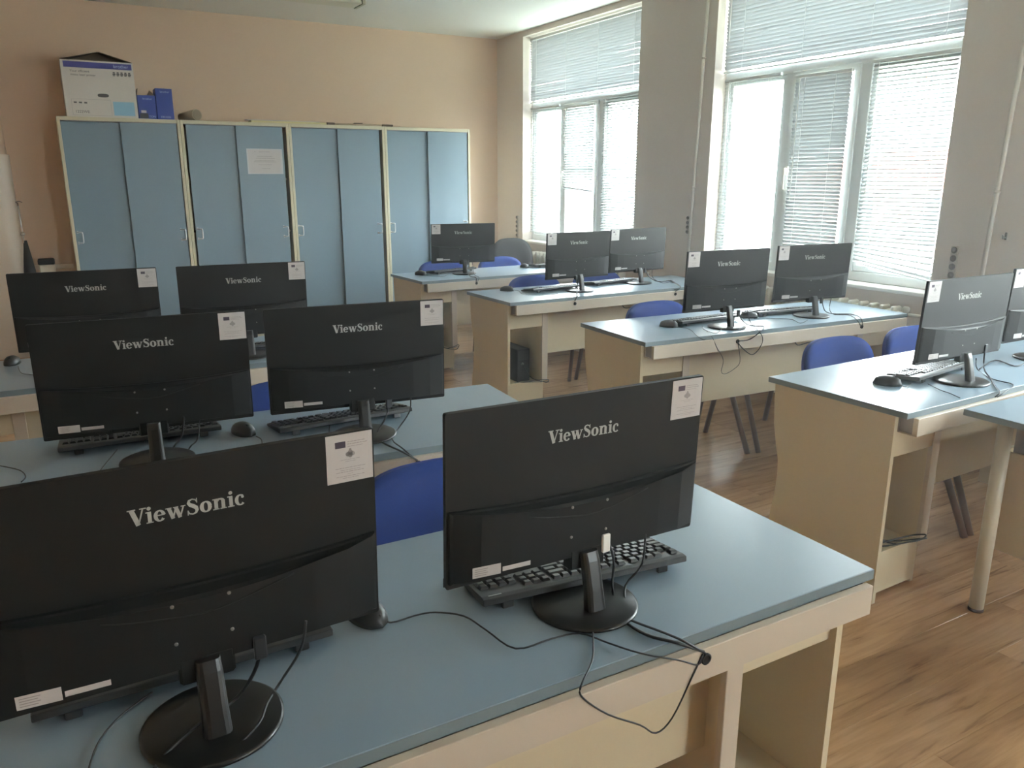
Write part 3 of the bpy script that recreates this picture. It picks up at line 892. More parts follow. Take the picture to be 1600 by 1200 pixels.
def logo_mesh():
    """serif word built from strokes; cap height 1, x height 0.68"""
    b = MB()
    K, k, s = 0.21, 0.085, 0.07        # thick, thin, serif thickness
    x = 0.0
    # V
    stroke(b, [(x + 0.20, 0.97), (x + 0.50, 0.0)], K + 0.05); stroke(b, [(x + 0.80, 0.97), (x + 0.50, 0.0)], k)
    quad(b, [(x - 0.02, 0.93), (x + 0.42, 0.93), (x + 0.42, 1.0), (x - 0.02, 1.0)]); quad(b, [(x + 0.62, 0.93), (x + 0.98, 0.93), (x + 0.98, 1.0), (x + 0.62, 1.0)])
    x += 0.92
    def i_(x):
        quad(b, [(x + 0.09, 0), (x + 0.09 + K, 0), (x + 0.09 + K, 0.70), (x + 0.09, 0.70)])
        quad(b, [(x, 0), (x + 0.38, 0), (x + 0.38, s), (x, s)]); quad(b, [(x, 0.63), (x + 0.12, 0.63), (x + 0.12, 0.70), (x, 0.70)])
        pts = [(x + 0.195 + 0.115 * math.cos(t), 0.90 + 0.115 * math.sin(t)) for t in [2 * math.pi * q / 14 for q in range(14)]]
        quad(b, pts)
    i_(x); x += 0.44
    # e
    ring(b, x + 0.29, 0.34, 0.22, 0.31, K, k, 5, 325)
    quad(b, [(x + 0.12, 0.34), (x + 0.56, 0.34), (x + 0.56, 0.41), (x + 0.12, 0.41)])
    x += 0.64
    # w
    stroke(b, [(x + 0.16, 0.68), (x + 0.36, 0)], K); stroke(b, [(x + 0.54, 0.66), (x + 0.36, 0)], k)
    stroke(b, [(x + 0.54, 0.68), (x + 0.74, 0)], K); stroke(b, [(x + 0.96, 0.66), (x + 0.74, 0)], k)
    for (a, c) in ((-0.02, 0.32), (0.40, 0.68), (0.82, 1.08)): quad(b, [(x + a, 0.64), (x + c, 0.64), (x + c, 0.70), (x + a, 0.70)])
    x += 1.12
    # S
    P = [(0.58, 0.76), (0.52, 0.90), (0.34, 0.965), (0.17, 0.90), (0.13, 0.76), (0.22, 0.63), (0.38, 0.53), (0.53, 0.41), (0.57, 0.26), (0.50, 0.10), (0.32, 0.035), (0.14, 0.10), (0.08, 0.26)]
    Wd = [0.05, 0.08, 0.08, 0.13, 0.19, 0.23, 0.24, 0.23, 0.19, 0.13, 0.08, 0.08, 0.05]
    stroke(b, [(x + p[0], p[1]) for p in P], Wd)
    quad(b, [(x + 0.56, 0.70), (x + 0.62, 0.70), (x + 0.62, 1.0), (x + 0.57, 1.0)]); quad(b, [(x + 0.03, 0.0), (x + 0.08, 0.0), (x + 0.10, 0.31), (x + 0.04, 0.31)])
    x += 0.74
    ring(b, x + 0.33, 0.34, 0.23, 0.31, K + 0.02, k, 0, 360); x += 0.72
    # n
    for xx in (0.09, 0.50): quad(b, [(x + xx, 0), (x + xx + K, 0), (x + xx + K, 0.56 if xx > 0.3 else 0.70), (x + xx, 0.56 if xx > 0.3 else 0.70)])
    ring(b, x + 0.42, 0.49, 0.185, 0.16, K, 0.11, 0, 160)
    for xx in (0.0, 0.42): quad(b, [(x + xx, 0), (x + xx + 0.37, 0), (x + xx + 0.37, s), (x + xx, s)])
    quad(b, [(x, 0.63), (x + 0.12, 0.63), (x + 0.12, 0.70), (x, 0.70)])
    x += 0.86
    i_(x); x += 0.44
    ring(b, x + 0.30, 0.34, 0.22, 0.31, K, k, 48, 318)
    quad(b, [(x + 0.44 + 0.085 * math.cos(t), 0.52 + 0.085 * math.sin(t)) for t in [2 * math.pi * q / 12 for q in range(12)]])
    x += 0.56
    sc = 0.150 / x
    for v in b.bm.verts: v.co = Vector(((v.co.x - x / 2) * sc, v.co.y, (v.co.z - 0.45) * sc * 1.02))
    # keep all faces turned to -y
    me = bpy.data.meshes.new('logo')
    for f in b.bm.faces:
        f.normal_update()
        if f.normal.y > 0: f.normal_flip()
    b.bm.to_mesh(me); b.bm.free()
    me.materials.append(M['logo'])
    return me
LOGO = logo_mesh()

def rrect(x0, x1, z0, z1, r, n=3):
    pts = []
    for (cx, cz, a) in ((x1 - r, z1 - r, 0), (x0 + r, z1 - r, 90), (x0 + r, z0 + r, 180), (x1 - r, z0 + r, 270)):
        for i in range(n + 1):
            t = R(a + 90 * i / n)
            pts.append((cx + r * math.cos(t), cz + r * math.sin(t)))
    return pts

HB = 0.09
def make_monitor(side):
    """origin: desk surface below the middle of the back plane; the back looks to -y"""
    t = thing('computer_monitor', 'monitor', 'monitor')
    tilt = (R(2.2), 0, 0)
    O = (0, 0, HB)
    Wd, Hh = 0.54, 0.318
    b = MB()
    rr = rrect(-Wd / 2, Wd / 2, 0, Hh, 0.004)
    b.prism(rr, 'y', 0.0, 0.010)
    b.obj('panel', M['black'], t, O, tilt)
    MB().box(-Wd / 2 + 0.006, Wd / 2 - 0.006, 0.010, 0.0112, 0.018, Hh - 0.006).obj('screen', M['screen'], t, O, tilt)
    MB().box(-Wd / 2, Wd / 2, 0.0112, 0.0125, 0.0, 0.017).obj('bezel', M['black_soft'], t, O, tilt)
    # rear housing: rings from the panel backwards, upper edge sagging in the middle
    def hring(inx, zt, zb, y, sag, n=16):
        top, bot = [], []
        for i in range(n + 1):
            u = i / n * 2 - 1
            x = u * (Wd / 2 - inx)
            top.append((x, y, zt - sag * (1 - u * u)))
            bot.append((x, y, zb))
        return top + bot[::-1]
    b = MB()
    b.loft([hring(0.004, 0.146, 0.010, 0.0, 0.012), hring(0.005, 0.1455, 0.011, -0.006, 0.012), hring(0.010, 0.143, 0.014, -0.009, 0.012),
            hring(0.055, 0.139, 0.017, -0.024, 0.013), hring(0.110, 0.134, 0.019, -0.029, 0.013)], smooth=False)
    b.obj('rear_housing', M['black_soft'], t, O, tilt)
    link('logo', LOGO, t, O, tilt).location = (0, -0.0006 - 0.246 * math.sin(tilt[0]), HB + 0.246 * math.cos(tilt[0]))
    # shallow crease on the housing
    b = MB(); b.tube([(-0.125, -0.0288, 0.119), (-0.09, -0.0290, 0.110), (-0.045, -0.0290, 0.103), (0, -0.0290, 0.098), (0.045, -0.0290, 0.103), (0.09, -0.0290, 0.114), (0.13, -0.0288, 0.124)], 0.0013, 6, 2)
    b.obj('crease', M['groove'], t, O, tilt)
    sm = MB().lathe([(0.0027, 0), (0.0027, 0.0014), (0.0016, 0.0021)], 10).mesh('screw', M['screw'])
    for (x, z) in ((-0.0375, 0.0595), (0.0375, 0.0595)): 
        o = link('screw', sm, t, O, (R(90) + tilt[0], 0, 0)); o.location = (x, -0.0288 - z * math.sin(tilt[0]), HB + z)
    for (x, z) in ((-0.0375, 0.118), (0.0375, 0.118)):
        o = link('screw', sm, t, O, (R(90) + tilt[0], 0, 0)); o.location = (x, -0.0288 - z * math.sin(tilt[0]), HB + z)
    # paper notice with flag, emblem and lines
    sx = 0.2315 if side == 'R' else -0.2275
    st = MB().box(-0.036, 0.036, -0.0006, 0, -0.0385, 0.0385).obj('notice_sticker', M['paper'], t, (sx, -0.0001 - 0.2765 * math.sin(tilt[0]), HB + 0.2765), tilt)
    MB().box(-0.022, -0.006, -0.0009, -0.0006, 0.017, 0.027).obj('flag_print', M['flag'], st)
    b = MB()
    for (cx, cz, r) in ((0.001, 0.0085, 0.004), (-0.003, 0.006, 0.0035), (0.005, 0.006, 0.0035), (0.001, 0.013, 0.002), (0.001, 0.003, 0.003)):
        pts = [(cx + r * math.cos(q), cz + r * math.sin(q)) for q in [2 * math.pi * i / 10 for i in range(10)]]
        b.prism(pts, 'y', -0.0009 - 0.00001 * cx, -0.0006)
    b.obj('emblem', M['paper_grey'], st)
    b = MB()
    rnd = random.Random(3)
    for (z, a, c, h) in [(0.0255, -0.003, 0.024, 0.0010), (0.0218, -0.003, 0.028, 0.0010), (0.0180, -0.003, 0.022, 0.0007), (-0.0025, -0.014, 0.016, 0.0006), (-0.0055, -0.007, 0.009, 0.0006),
                         (-0.0155, -0.023, 0.024, 0.0008), (-0.0190, -0.015, 0.016, 0.0006), (-0.0220, -0.022, 0.023, 0.0008), (-0.0255, -0.004, 0.004, 0.0005), (-0.0290, -0.022, 0.022, 0.0007), (-0.0320, -0.012, 0.014, 0.0006)]:
        x = a
        while x < c - 0.001:
            l = rnd.uniform(0.0025, 0.007)
            b.box(x, min(x + l, c), -0.0008, -0.0006, z - h / 2, z + h / 2)
            x += l + 0.001
    b.obj('printed_lines', M['paper_grey'], st)['kind'] = 'stuff'
    # rating labels at the lower left of the back, lying on the bevel of the housing
    rl = MB().box(-0.026, 0.026, -0.0004, 0, -0.010, 0.010).obj('rating_label', M['paper'], t, (-0.205, -0.0262, HB + 0.033), (tilt[0], 0, R(-5.2)))
    b = MB()
    for i in range(4): b.box(-0.022, 0.002 - 0.003 * (i % 2), -0.0006, -0.0004, 0.005 - i * 0.0038, 0.0062 - i * 0.0038)
    b.obj('printed_lines', M['paper_grey'], rl)['kind'] = 'stuff'
    MB().box(-0.027, 0.027, -0.0004, 0, -0.0042, 0.0042).obj('strip_label', M['paper'], t, (-0.149, -0.0306, HB + 0.031), (tilt[0], 0, R(-2.5)))
    # stand
    b = MB()
    b.box(-0.038, 0.038, -0.031, -0.004, 0.080, 0.122, bev=0.004)
    b.obj('hinge_block', M['black_soft'], t)
    b = MB()
    b.loft([rr2 for rr2 in [[(p[0], -0.058 + p[1], 0.008) for p in rrect(-0.020, 0.020, -0.013, 0.013, 0.010)],
                            [(p[0], -0.050 + p[1], 0.05) for p in rrect(-0.0185, 0.0185, -0.012, 0.012, 0.010)],
                            [(p[0], -0.038 + p[1], 0.100) for p in rrect(-0.018, 0.018, -0.011, 0.011, 0.009)],
                            [(p[0], -0.033 + p[1], 0.116) for p in rrect(-0.017, 0.017, -0.009, 0.009, 0.008)]]])
    b.obj('stand_neck', M['base'], t)
    MB().lathe([(0.096, 0.0), (0.0995, 0.002), (0.0995, 0.006), (0.095, 0.0085), (0.06, 0.0105), (0.02, 0.0115)], 48, (0, -0.024, 0)).obj('stand_base', M['base'], t)
    return t
MONS = {
 'L1b': (0.406, 1.277, -0.8, 'R', 'large black monitor on the right of the nearest left desk'),
 'L1a': (-0.257, 1.267, 1.6, 'R', 'largest black monitor at the bottom left, partly cut off by the frame'),
 'L2a': (-0.200, 2.506, -4.2, 'R', 'left black monitor on the middle left desk'),
 'L2b': (0.384, 2.441, -6.8, 'R', 'right black monitor on the middle left desk'),
 'L3a': (-0.298, 3.831, -3.3, 'R', 'left black monitor on the farthest left desk, at the left edge'),
 'L3b': (0.316, 3.780, -3.55, 'R', 'right black monitor on the farthest left desk, before the cabinets'),
 'R1a': (2.643, 1.932, -0.3, 'L', 'hazy grey-looking monitor on the nearest window-side desk'),
 'R1b': (3.331, 2.003, 0.0, 'L', 'monitor cut off by the right edge of the picture'),
 'R2a': (2.681, 3.245, -4.7, 'L', 'left monitor on the second window-side desk'),
 'R2b': (3.359, 3.262, -6.05, 'L', 'right monitor on the second window-side desk, before the window'),
 'R3a': (2.778, 4.788, 2.0, 'L', 'left monitor on the third window-side desk, overlapping its neighbour'),
 'R3b': (3.399, 4.911, 2.9, 'L', 'right monitor on the third window-side desk, before the wall pier'),
 'R4a': (2.528, 6.106, -11.5, 'L', 'small far monitor on the last desk before the right cabinet'),
}
protoR = make_monitor('R'); protoL = make_monitor('L')
usedm = {'R': False, 'L': False}
for k, (x, y, a, s, lab) in MONS.items():
    pm = protoR if s == 'R' else protoL
    o = pm if not usedm[s] else copy_tree(pm)
    usedm[s] = True
    o.location = (x, y, 0.7502); o.rotation_euler = (0, 0, R(a))
    tag(o, lab, 'monitor', 'computer monitors seen from behind')

# ================================================================ KEYBOARD
def key_positions():
    u = 0.01905
    out = []   # x (from the user's left), y (from the user's near edge), width in units, length in units
    rows = [
        (5.15, [(0, 1)] + [(2 + i, 1) for i in range(4)] + [(6.5 + i, 1) for i in range(4)] + [(11 + i, 1) for i in range(4)] + [(15.25 + i, 1) for i in range(3)]),
        (4.0, [(i, 1) for i in range(13)] + [(13, 2)] + [(15.25 + i, 1) for i in range(3)] + [(18.5 + i, 1) for i in range(4)]),
        (3.0, [(0, 1.5)] + [(1.5 + i, 1) for i in range(12)] + [(13.5, 1.5)] + [(15.25 + i, 1) for i in range(3)] + [(18.5 + i, 1) for i in range(3)]),
        (2.0, [(0, 1.75)] + [(1.75 + i, 1) for i in range(11)] + [(12.75, 2.25)] + [(18.5 + i, 1) for i in range(3)]),
        (1.0, [(0, 2.25)] + [(2.25 + i, 1) for i in range(10)] + [(12.25, 2.75)] + [(16.25, 1)] + [(18.5 + i, 1) for i in range(3)]),
        (0.0, [(0, 1.25), (1.25, 1.25), (2.5, 1.25), (3.75, 6.25), (10, 1.25), (11.25, 1.25), (12.5, 1.25), (13.75, 1.25)] + [(15.25 + i, 1) for i in range(3)] + [(18.5, 2), (20.5, 1)]),
    ]
    for (ry, ks) in rows:
        for (kx, w) in ks: out.append(((kx + w / 2) * u, (ry + 0.5) * u, w, 1))
    out.append((22 * u, 3.0 * u, 1, 2)); out.append((22 * u, 1.0 * u, 1, 2))
    return out
KP = key_positions()
def key_add(b, w, l, c=(0, 0, 0)):
    u = 0.01905
    hx, hy = (w * u - 0.0022) / 2, (l * u - 0.0022) / 2
    def rg(hx, hy, z): return [(c[0] - hx, c[1] - hy, c[2] + z), (c[0] + hx, c[1] - hy, c[2] + z), (c[0] + hx, c[1] + hy, c[2] + z), (c[0] - hx, c[1] + hy, c[2] + z)]
    b.loft([rg(hx, hy, 0), rg(hx - 0.0004, hy - 0.0004, 0.0015), rg(hx - 0.0024, hy - 0.0024, 0.0058), rg(hx - 0.0034, hy - 0.0034, 0.0063)])
KT = math.atan2(0.014, 0.14)          # feet raise the rear edge
key_cache = {}
kb_body = kb_keys = kb_feet = None
def make_keyboard(label, x, y, a, detailed, group='black keyboards'):
    """origin under the middle; the user sits at +y, the raised rear edge looks to -y"""
    global kb_body, kb_keys, kb_feet
    t = thing('keyboard', label, 'keyboard', (x, y, 0.7505), R(a), group)
    if kb_body is None:
        b = MB()
        W_, D_ = 0.222, 0.074
        prof = [(D_, 0.001), (D_, 0.010), (-D_ + 0.012, 0.0165), (-D_, 0.0145), (-D_, 0.003), (-D_ + 0.01, 0.0)]
        b.prism(prof, 'x', -W_, W_)
        bmesh.ops.bevel(b.bm, geom=b.bm.edges[:], offset=0.0015, segments=1, affect='EDGES')
        kb_body = b.mesh('body', M['kb'])
        b = MB()
        for s in (-1, 1): b.box(s * 0.170 - 0.012, s * 0.170 + 0.012, -0.066, -0.058, -0.0145, 0.004, bev=0.002)
        kb_feet = b.mesh('foot', M['kb'])
        b = MB()
        for (kx, ky, w, l) in KP:
            X = 0.2165 - kx; Y = 0.064 - ky + 0.0
            key_add(b, w, l, (X, Y, key_z(Y)))
        kb_keys = b.mesh('keys', M['key'])
    pv = (0, 0.074, 0)                # tilt about the user-side edge
    def place(o, loc=(0, 0, 0)):
        m = T(pv) @ Matrix.Rotation(-KT, 4, 'X') @ T((-pv[0], -pv[1], 0)) @ T(loc)
        o.matrix_local = m
    bd = link('body', kb_body, t); place(bd)
    for s in (-1, 1):
        key = 'foot%d' % s
        if key not in key_cache:
            key_cache[key] = MB().box(s * 0.170 - 0.012, s * 0.170 + 0.012, -0.066, -0.058, -0.0135, 0.004, bev=0.002).mesh('foot', M['kb'])
        place(link('foot', key_cache[key], t))
    if detailed:
        for (kx, ky, w, l) in KP:
            if (w, l) not in key_cache:
                b = MB(); key_add(b, w, l); key_cache[(w, l)] = b.mesh('key', M['key'])
            X = 0.2165 - kx; Y = 0.064 - ky
            place(link('key', key_cache[(w, l)], t), (X, Y, key_z(Y)))
        if 'lg' not in key_cache:
            key_cache['lg'] = MB().box(-0.013, 0.013, -0.0015, 0.0015, 0, 0.0003).mesh('maker_print', M['logo'])
        place(link('maker_print', key_cache['lg'], t), (-0.195, -0.0625, 0.0163))
    else:
        k = link('keys', kb_keys, t); place(k)
        k['kind'] = 'stuff'
    return t
def key_z(Y): return 0.010 + (0.074 - Y) / 0.136 * 0.0065 - 0.0006
KBS = [
 ('L1b', 0.452, 1.360, -6, True, 'black keyboard behind the large monitor on the nearest left desk'),
 ('L1a', -0.265, 1.425, 1, True, 'black keyboard behind the bottom left monitor'),
 ('L2b', 0.365, 2.595, 3, True, 'black keyboard behind the right monitor of the middle left desk'),
 ('L2a', -0.222, 2.715, -1, False, 'black keyboard behind the left monitor of the middle left desk'),
 ('L3b', 0.33, 3.905, 0, False, 'black keyboard behind the right monitor of the farthest left desk'),
 ('R1a', 2.655, 2.055, 8, False, 'shiny keyboard catching window glare on the nearest window-side desk'),
 ('R2a', 2.690, 3.415, 2, False, 'left keyboard on the second window-side desk'),
 ('R2b', 3.285, 3.405, -6, False, 'right keyboard on the second window-side desk, with bright keys'),
 ('R3a', 2.640, 4.900, 6, False, 'left keyboard on the third window-side desk'),
 ('R3b', 3.215, 5.000, 8, False, 'right keyboard on the third window-side desk'),
 ('R4a', 2.480, 6.255, 12, False, 'left keyboard on the farthest window-side desk'),
 ('R4b', 3.480, 6.230, 0, False, 'right keyboard on the farthest window-side desk, without a monitor'),
]
KBO = {}
for (k, x, y, a, det, lab) in KBS: KBO[k] = make_keyboard(lab, x, y, a, det)

# ================================================================ MOUSE
mouse_me = {}
def make_mouse(label, x, y, a):
    t = thing('computer_mouse', label, 'mouse', (x, y, 0.7505), R(a), 'black computer mice')
    if not mouse_me:
        b = MB()
        rings = []
        NY = 12
        for i in range(NY + 1):
            v = i / NY
            yy = -0.052 + 0.104 * v
            hw = 0.031 * math.sqrt(max(0.0, 1 - abs(2 * v - 1) ** 2.6)) * (0.92 + 0.08 * v) + 0.0005
            hh = 0.036 * (math.sin(math.pi * min(1, 0.10 + 0.82 * v)) ** 0.55) * (1 if 0 < i < NY else 0.25)
            rg = []
            for k in range(13):
                tt_ = math.pi * k / 12
                rg.append((hw * math.cos(tt_) , yy, 0.001 + hh * math.sin(tt_) ** 0.75))
            rings.append(rg)
        b.loft(rings, smooth=True)
        mouse_me['body'] = b.mesh('body', M['kb'])
        mouse_me['wheel'] = MB().cyl((-0.003, -0.026, 0.0265), (0.003, -0.026, 0.0265), 0.0085, n=14).mesh('wheel', M['groove'])
        mouse_me['seam'] = MB().box(-0.0004, 0.0004, -0.046, -0.036, 0.016, 0.0245).mesh('button_seam', M['groove'])
    link('body', mouse_me['body'], t); link('wheel', mouse_me['wheel'], t); link('button_seam', mouse_me['seam'], t)
    return t
MICE = {
 'L1a': (0.035, 1.412, 15, 'black mouse peeking out beside the bottom left monitor'),
 'L2a': (0.060, 2.622, 15, 'black mouse between the two monitors of the middle left desk'),
 'L2c': (-0.640, 2.735, 20, 'black mouse cut off by the left edge on the middle left desk'),
 'L3': (-0.610, 4.085, -10, 'black mouse left of the monitors on the farthest left desk'),
 'R1a': (2.345, 2.018, 35, 'mouse at the left end of the nearest window-side desk'),
 'R2a': (2.420, 3.385, 30, 'mouse at the left end of the second window-side desk'),
 'R2b': (3.000, 3.375, 60, 'mouse between the two monitors of the second window-side desk'),
 'R3a': (2.330, 5.010, 40, 'mouse at the left end of the third window-side desk'),
 'R4a': (2.175, 6.190, 40, 'mouse at the left end of the farthest window-side desk'),
 'R4b': (3.190, 6.235, 0, 'mouse left of the lone keyboard on the farthest window-side desk'),
}
MO = {k: make_mouse(v[3], v[0], v[1], v[2]) for k, v in MICE.items()}

# ================================================================ CABLES
C = {
'L1b_video':[(0.444,1.247,0.883),(0.465,1.247,0.834),(0.466,1.247,0.763),(0.435,1.176,0.754),(0.439,1.112,0.754),(0.469,1.067,0.754),(0.523,1.057,0.725)],
'L1b_power':[(0.539,1.247,0.882),(0.534,1.247,0.805),(0.496,1.247,0.768),(0.463,1.201,0.754),(0.44,1.179,0.754),(0.471,1.099,0.754),(0.483,1.063,0.754),(0.527,1.057,0.72)],
'L1b_kb':[(0.382,1.278,0.754),(0.388,1.23,0.754),(0.376,1.188,0.754),(0.344,1.137,0.754),(0.31,1.093,0.754),(0.265,1.058,0.747),(0.269,1.058,0.724),(0.32,1.058,0.674),(0.388,1.057,0.628),(0.424,1.057,0.598),(0.459,1.057,0.615),(0.498,1.057,0.68),(0.521,1.057,0.721)],
'L1a_mouse':[(0.048,1.403,0.754),(0.065,1.368,0.754),(0.114,1.368,0.754),(0.149,1.36,0.754),(0.189,1.323,0.754),(0.203,1.262,0.754),(0.22,1.188,0.754),(0.287,1.183,0.754),(0.34,1.173,0.754),(0.366,1.125,0.754),(0.395,1.074,0.754),(0.466,1.057,0.727),(0.511,1.057,0.703),(0.521,1.057,0.718)],
'L1a_video':[(-0.183,1.237,0.871),(-0.19,1.237,0.83),(-0.218,1.265,0.768),(-0.287,1.223,0.768),(-0.338,1.191,0.754),(-0.358,1.143,0.754)],
'L1a_power':[(-0.114,1.237,0.881),(-0.125,1.237,0.836),(-0.15,1.289,0.754),(-0.182,1.228,0.768),(-0.202,1.19,0.768),(-0.242,1.17,0.754),(-0.275,1.149,0.754),(-0.312,1.117,0.754)],
'L1a_kb':[(-0.327,1.363,0.754),(-0.372,1.327,0.754),(-0.402,1.285,0.754),(-0.417,1.236,0.754),(-0.423,1.193,0.754)],
'L2b_video':[(0.463,2.411,0.861),(0.454,2.411,0.804),(0.411,2.391,0.754),(0.403,2.312,0.754),(0.423,2.209,0.754),(0.468,2.205,0.721)],
'L2b_power':[(0.536,2.411,0.869),(0.532,2.411,0.809),(0.494,2.418,0.754),(0.439,2.326,0.754),(0.435,2.228,0.754),(0.472,2.205,0.714)],
'L2b_kb':[(0.319,2.571,0.754),(0.284,2.463,0.754),(0.267,2.369,0.754)],
'L2a_mouse':[(0.085,2.562,0.754),(0.092,2.523,0.754),(0.083,2.473,0.754)],
'L2a_kb':[(-0.296,2.635,0.754),(-0.341,2.492,0.754),(-0.36,2.425,0.754)],
'L2a_video':[(-0.119,2.476,0.892),(-0.133,2.476,0.818),(-0.146,2.589,0.754),(-0.178,2.463,0.754)],
'L2a_power':[(-0.081,2.476,0.867),(-0.092,2.476,0.802),(-0.109,2.549,0.754),(-0.146,2.416,0.754)],
'L2c_mouse':[(-0.587,2.647,0.754),(-0.539,2.581,0.754),(-0.523,2.517,0.754),(-0.532,2.481,0.753)],
'L3_mouse':[(-0.587,4.017,0.754),(-0.571,3.865,0.754),(-0.532,3.806,0.754),(-0.486,3.732,0.754)],
'R2a_mouse':[(2.405,3.335,0.754),(2.444,3.334,0.754),(2.447,3.249,0.754),(2.369,3.114,0.754),(2.324,3.009,0.754),(2.472,3.07,0.688),(2.52,3.068,0.62),(2.512,3.068,0.56),(2.539,3.067,0.543),(2.593,3.064,0.561),(2.633,3.062,0.598),(2.61,3.064,0.702)],
'R2a_video':[(2.753,3.215,0.831),(2.776,3.215,0.788),(2.812,3.191,0.754),(2.853,3.125,0.754),(2.728,3.029,0.754),(2.691,3.06,0.711),(2.61,3.064,0.709)],
'R2a_power':[(2.819,3.215,0.833),(2.839,3.215,0.775),(2.786,3.12,0.754),(2.712,3.018,0.754),(2.78,3.055,0.703),(2.759,3.056,0.654),(2.713,3.059,0.627),(2.653,3.061,0.661),(2.61,3.064,0.702)],
'R2a_kb':[(2.58,3.301,0.754),(2.512,3.212,0.754),(2.49,3.104,0.754),(2.59,3.168,0.754)],
'R2b_video':[(3.424,3.232,0.849),(3.456,3.232,0.779),(3.513,3.222,0.754),(3.592,3.152,0.754),(3.528,3.039,0.754),(3.527,3.02,0.712)],
'R2b_power':[(3.506,3.232,0.85),(3.499,3.232,0.783),(3.504,3.201,0.753),(3.557,3.146,0.754),(3.47,3.024,0.754),(3.511,3.021,0.714)],
'R2b_mouse':[(2.986,3.322,0.753),(3.155,3.226,0.753),(3.099,3.095,0.754),(3.216,3.144,0.754)],
'R3a_video':[(2.756,4.758,0.836),(2.757,4.758,0.773),(2.635,4.584,0.754),(2.575,4.517,0.728)],
'R3a_mouse':[(2.374,5.021,0.754),(2.401,4.968,0.753),(2.337,4.788,0.754),(2.443,4.693,0.754),(2.575,4.723,0.753)],
'R3b_video':[(3.455,4.881,0.857),(3.495,4.881,0.796),(3.576,4.871,0.754),(3.687,4.852,0.754),(3.62,4.716,0.754),(3.459,4.534,0.729)],
'R3b_power':[(3.523,4.881,0.853),(3.533,4.881,0.784),(3.556,4.795,0.754),(3.645,4.788,0.754),(3.446,4.534,0.739)],
'R4a_video':[(2.554,6.076,0.854),(2.541,6.076,0.78),(2.472,5.867,0.754),(2.479,5.78,0.721)],
'R4a_power':[(2.595,6.076,0.852),(2.6,6.076,0.788),(2.542,5.926,0.754),(2.491,5.781,0.721)],
'R4a_mouse':[(2.141,6.203,0.754),(2.171,6.087,0.754),(2.27,5.981,0.754),(2.37,6.074,0.754)],
'R1a_video':[(2.764,1.902,0.882),(2.775,1.902,0.792),(2.771,1.866,0.754),(2.659,1.782,0.754),(2.567,1.73,0.741)],
'R1a_power':[(2.712,1.902,0.836),(2.884,1.987,0.754),(2.775,1.864,0.754),(2.756,1.772,0.754),(2.58,1.73,0.739)],
'R1a_kb':[(2.48,1.939,0.754),(2.438,1.865,0.754),(2.421,1.812,0.754),(2.393,1.758,0.754)],
'R1a_mouse':[(2.426,2.037,0.754),(2.372,1.977,0.754),(2.363,1.95,0.754),(2.422,1.971,0.754)],
'R1b_video':[(2.891,1.983,0.754),(3.116,2.047,0.754),(3.077,1.944,0.754),(3.162,1.951,0.754)],
}
def cable_r(k): return 0.0042 if k in ('R4a_video', 'R3a_video', 'R3b_video') else 0.0028 if 'video' in k else (0.0022 if 'power' in k else 0.0015)
CL = {
 'L1b_video': 'thick video cable of the large monitor on the nearest left desk',
 'L1b_power': 'thin power cable of the large monitor on the nearest left desk',
 'L1a_video': 'left cable crossing the stand base of the bottom left monitor',
 'L1a_power': 'right cable crossing the stand base of the bottom left monitor',
 'L2b_video': 'left cable behind the stand of the right monitor, middle left desk',
 'L2b_power': 'right cable behind the stand of the right monitor, middle left desk',
 'L2a_video': 'left cable under the left monitor of the middle left desk',
 'L2a_power': 'right cable under the left monitor of the middle left desk',
 'R2a_video': 'video cable of the left monitor on the second window-side desk',
 'R2a_power': 'looping power cable of the left monitor on the second window-side desk',
 'R2b_video': 'video cable of the right monitor on the second window-side desk',
 'R2b_power': 'power cable of the right monitor on the second window-side desk',
 'R3a_video': 'cable hanging over the edge below the left monitor, third window-side desk',
 'R3b_video': 'curved video cable right of the right monitor, third window-side desk',
 'R3b_power': 'thinner power cable right of the right monitor, third window-side desk',
 'R4a_video': 'left cable below the small far monitor',
 'R4a_power': 'right cable below the small far monitor',
 'R1a_video': 'video cable of the hazy monitor on the nearest window-side desk',
 'R1a_power': 'power cable of the hazy monitor on the nearest window-side desk',
 'R1b_video': 'thin cable lying between the two nearest window-side monitors',
}
def cord_obj(name, pts, r, parent):
    pts = [(p[0], p[1], max(p[2], 0.7505 + r) if (p[2] > 0.7495 and p[2] < 0.7525 + 0.002) else p[2]) for p in pts]
    q = [pts[0]]
    for a, b_ in zip(pts, pts[1:]):          # lead the cable over the desk edge
        if a[2] >= 0.7495 and b_[2] < 0.747 and abs(a[1] - b_[1]) > 0.04: q.append((b_[0] * 0.7 + a[0] * 0.3, b_[1], 0.7505 + r))
        q.append(b_)
    pts = q
    o0 = Vector(pts[0])
    if parent is None:
        b = MB(); b.tube([Vector(p) - o0 for p in pts], r, 6, 4)
        return b.obj(name, M['cable'], None, tuple(o0))
    mi = Matrix.Translation(parent.location) @ Matrix.Rotation(parent.rotation_euler.z, 4, 'Z')
    mi = mi.inverted()
    b = MB(); b.tube([mi @ Vector(p) for p in pts], r, 6, 4)
    return b.obj(name, M['cable'], parent)
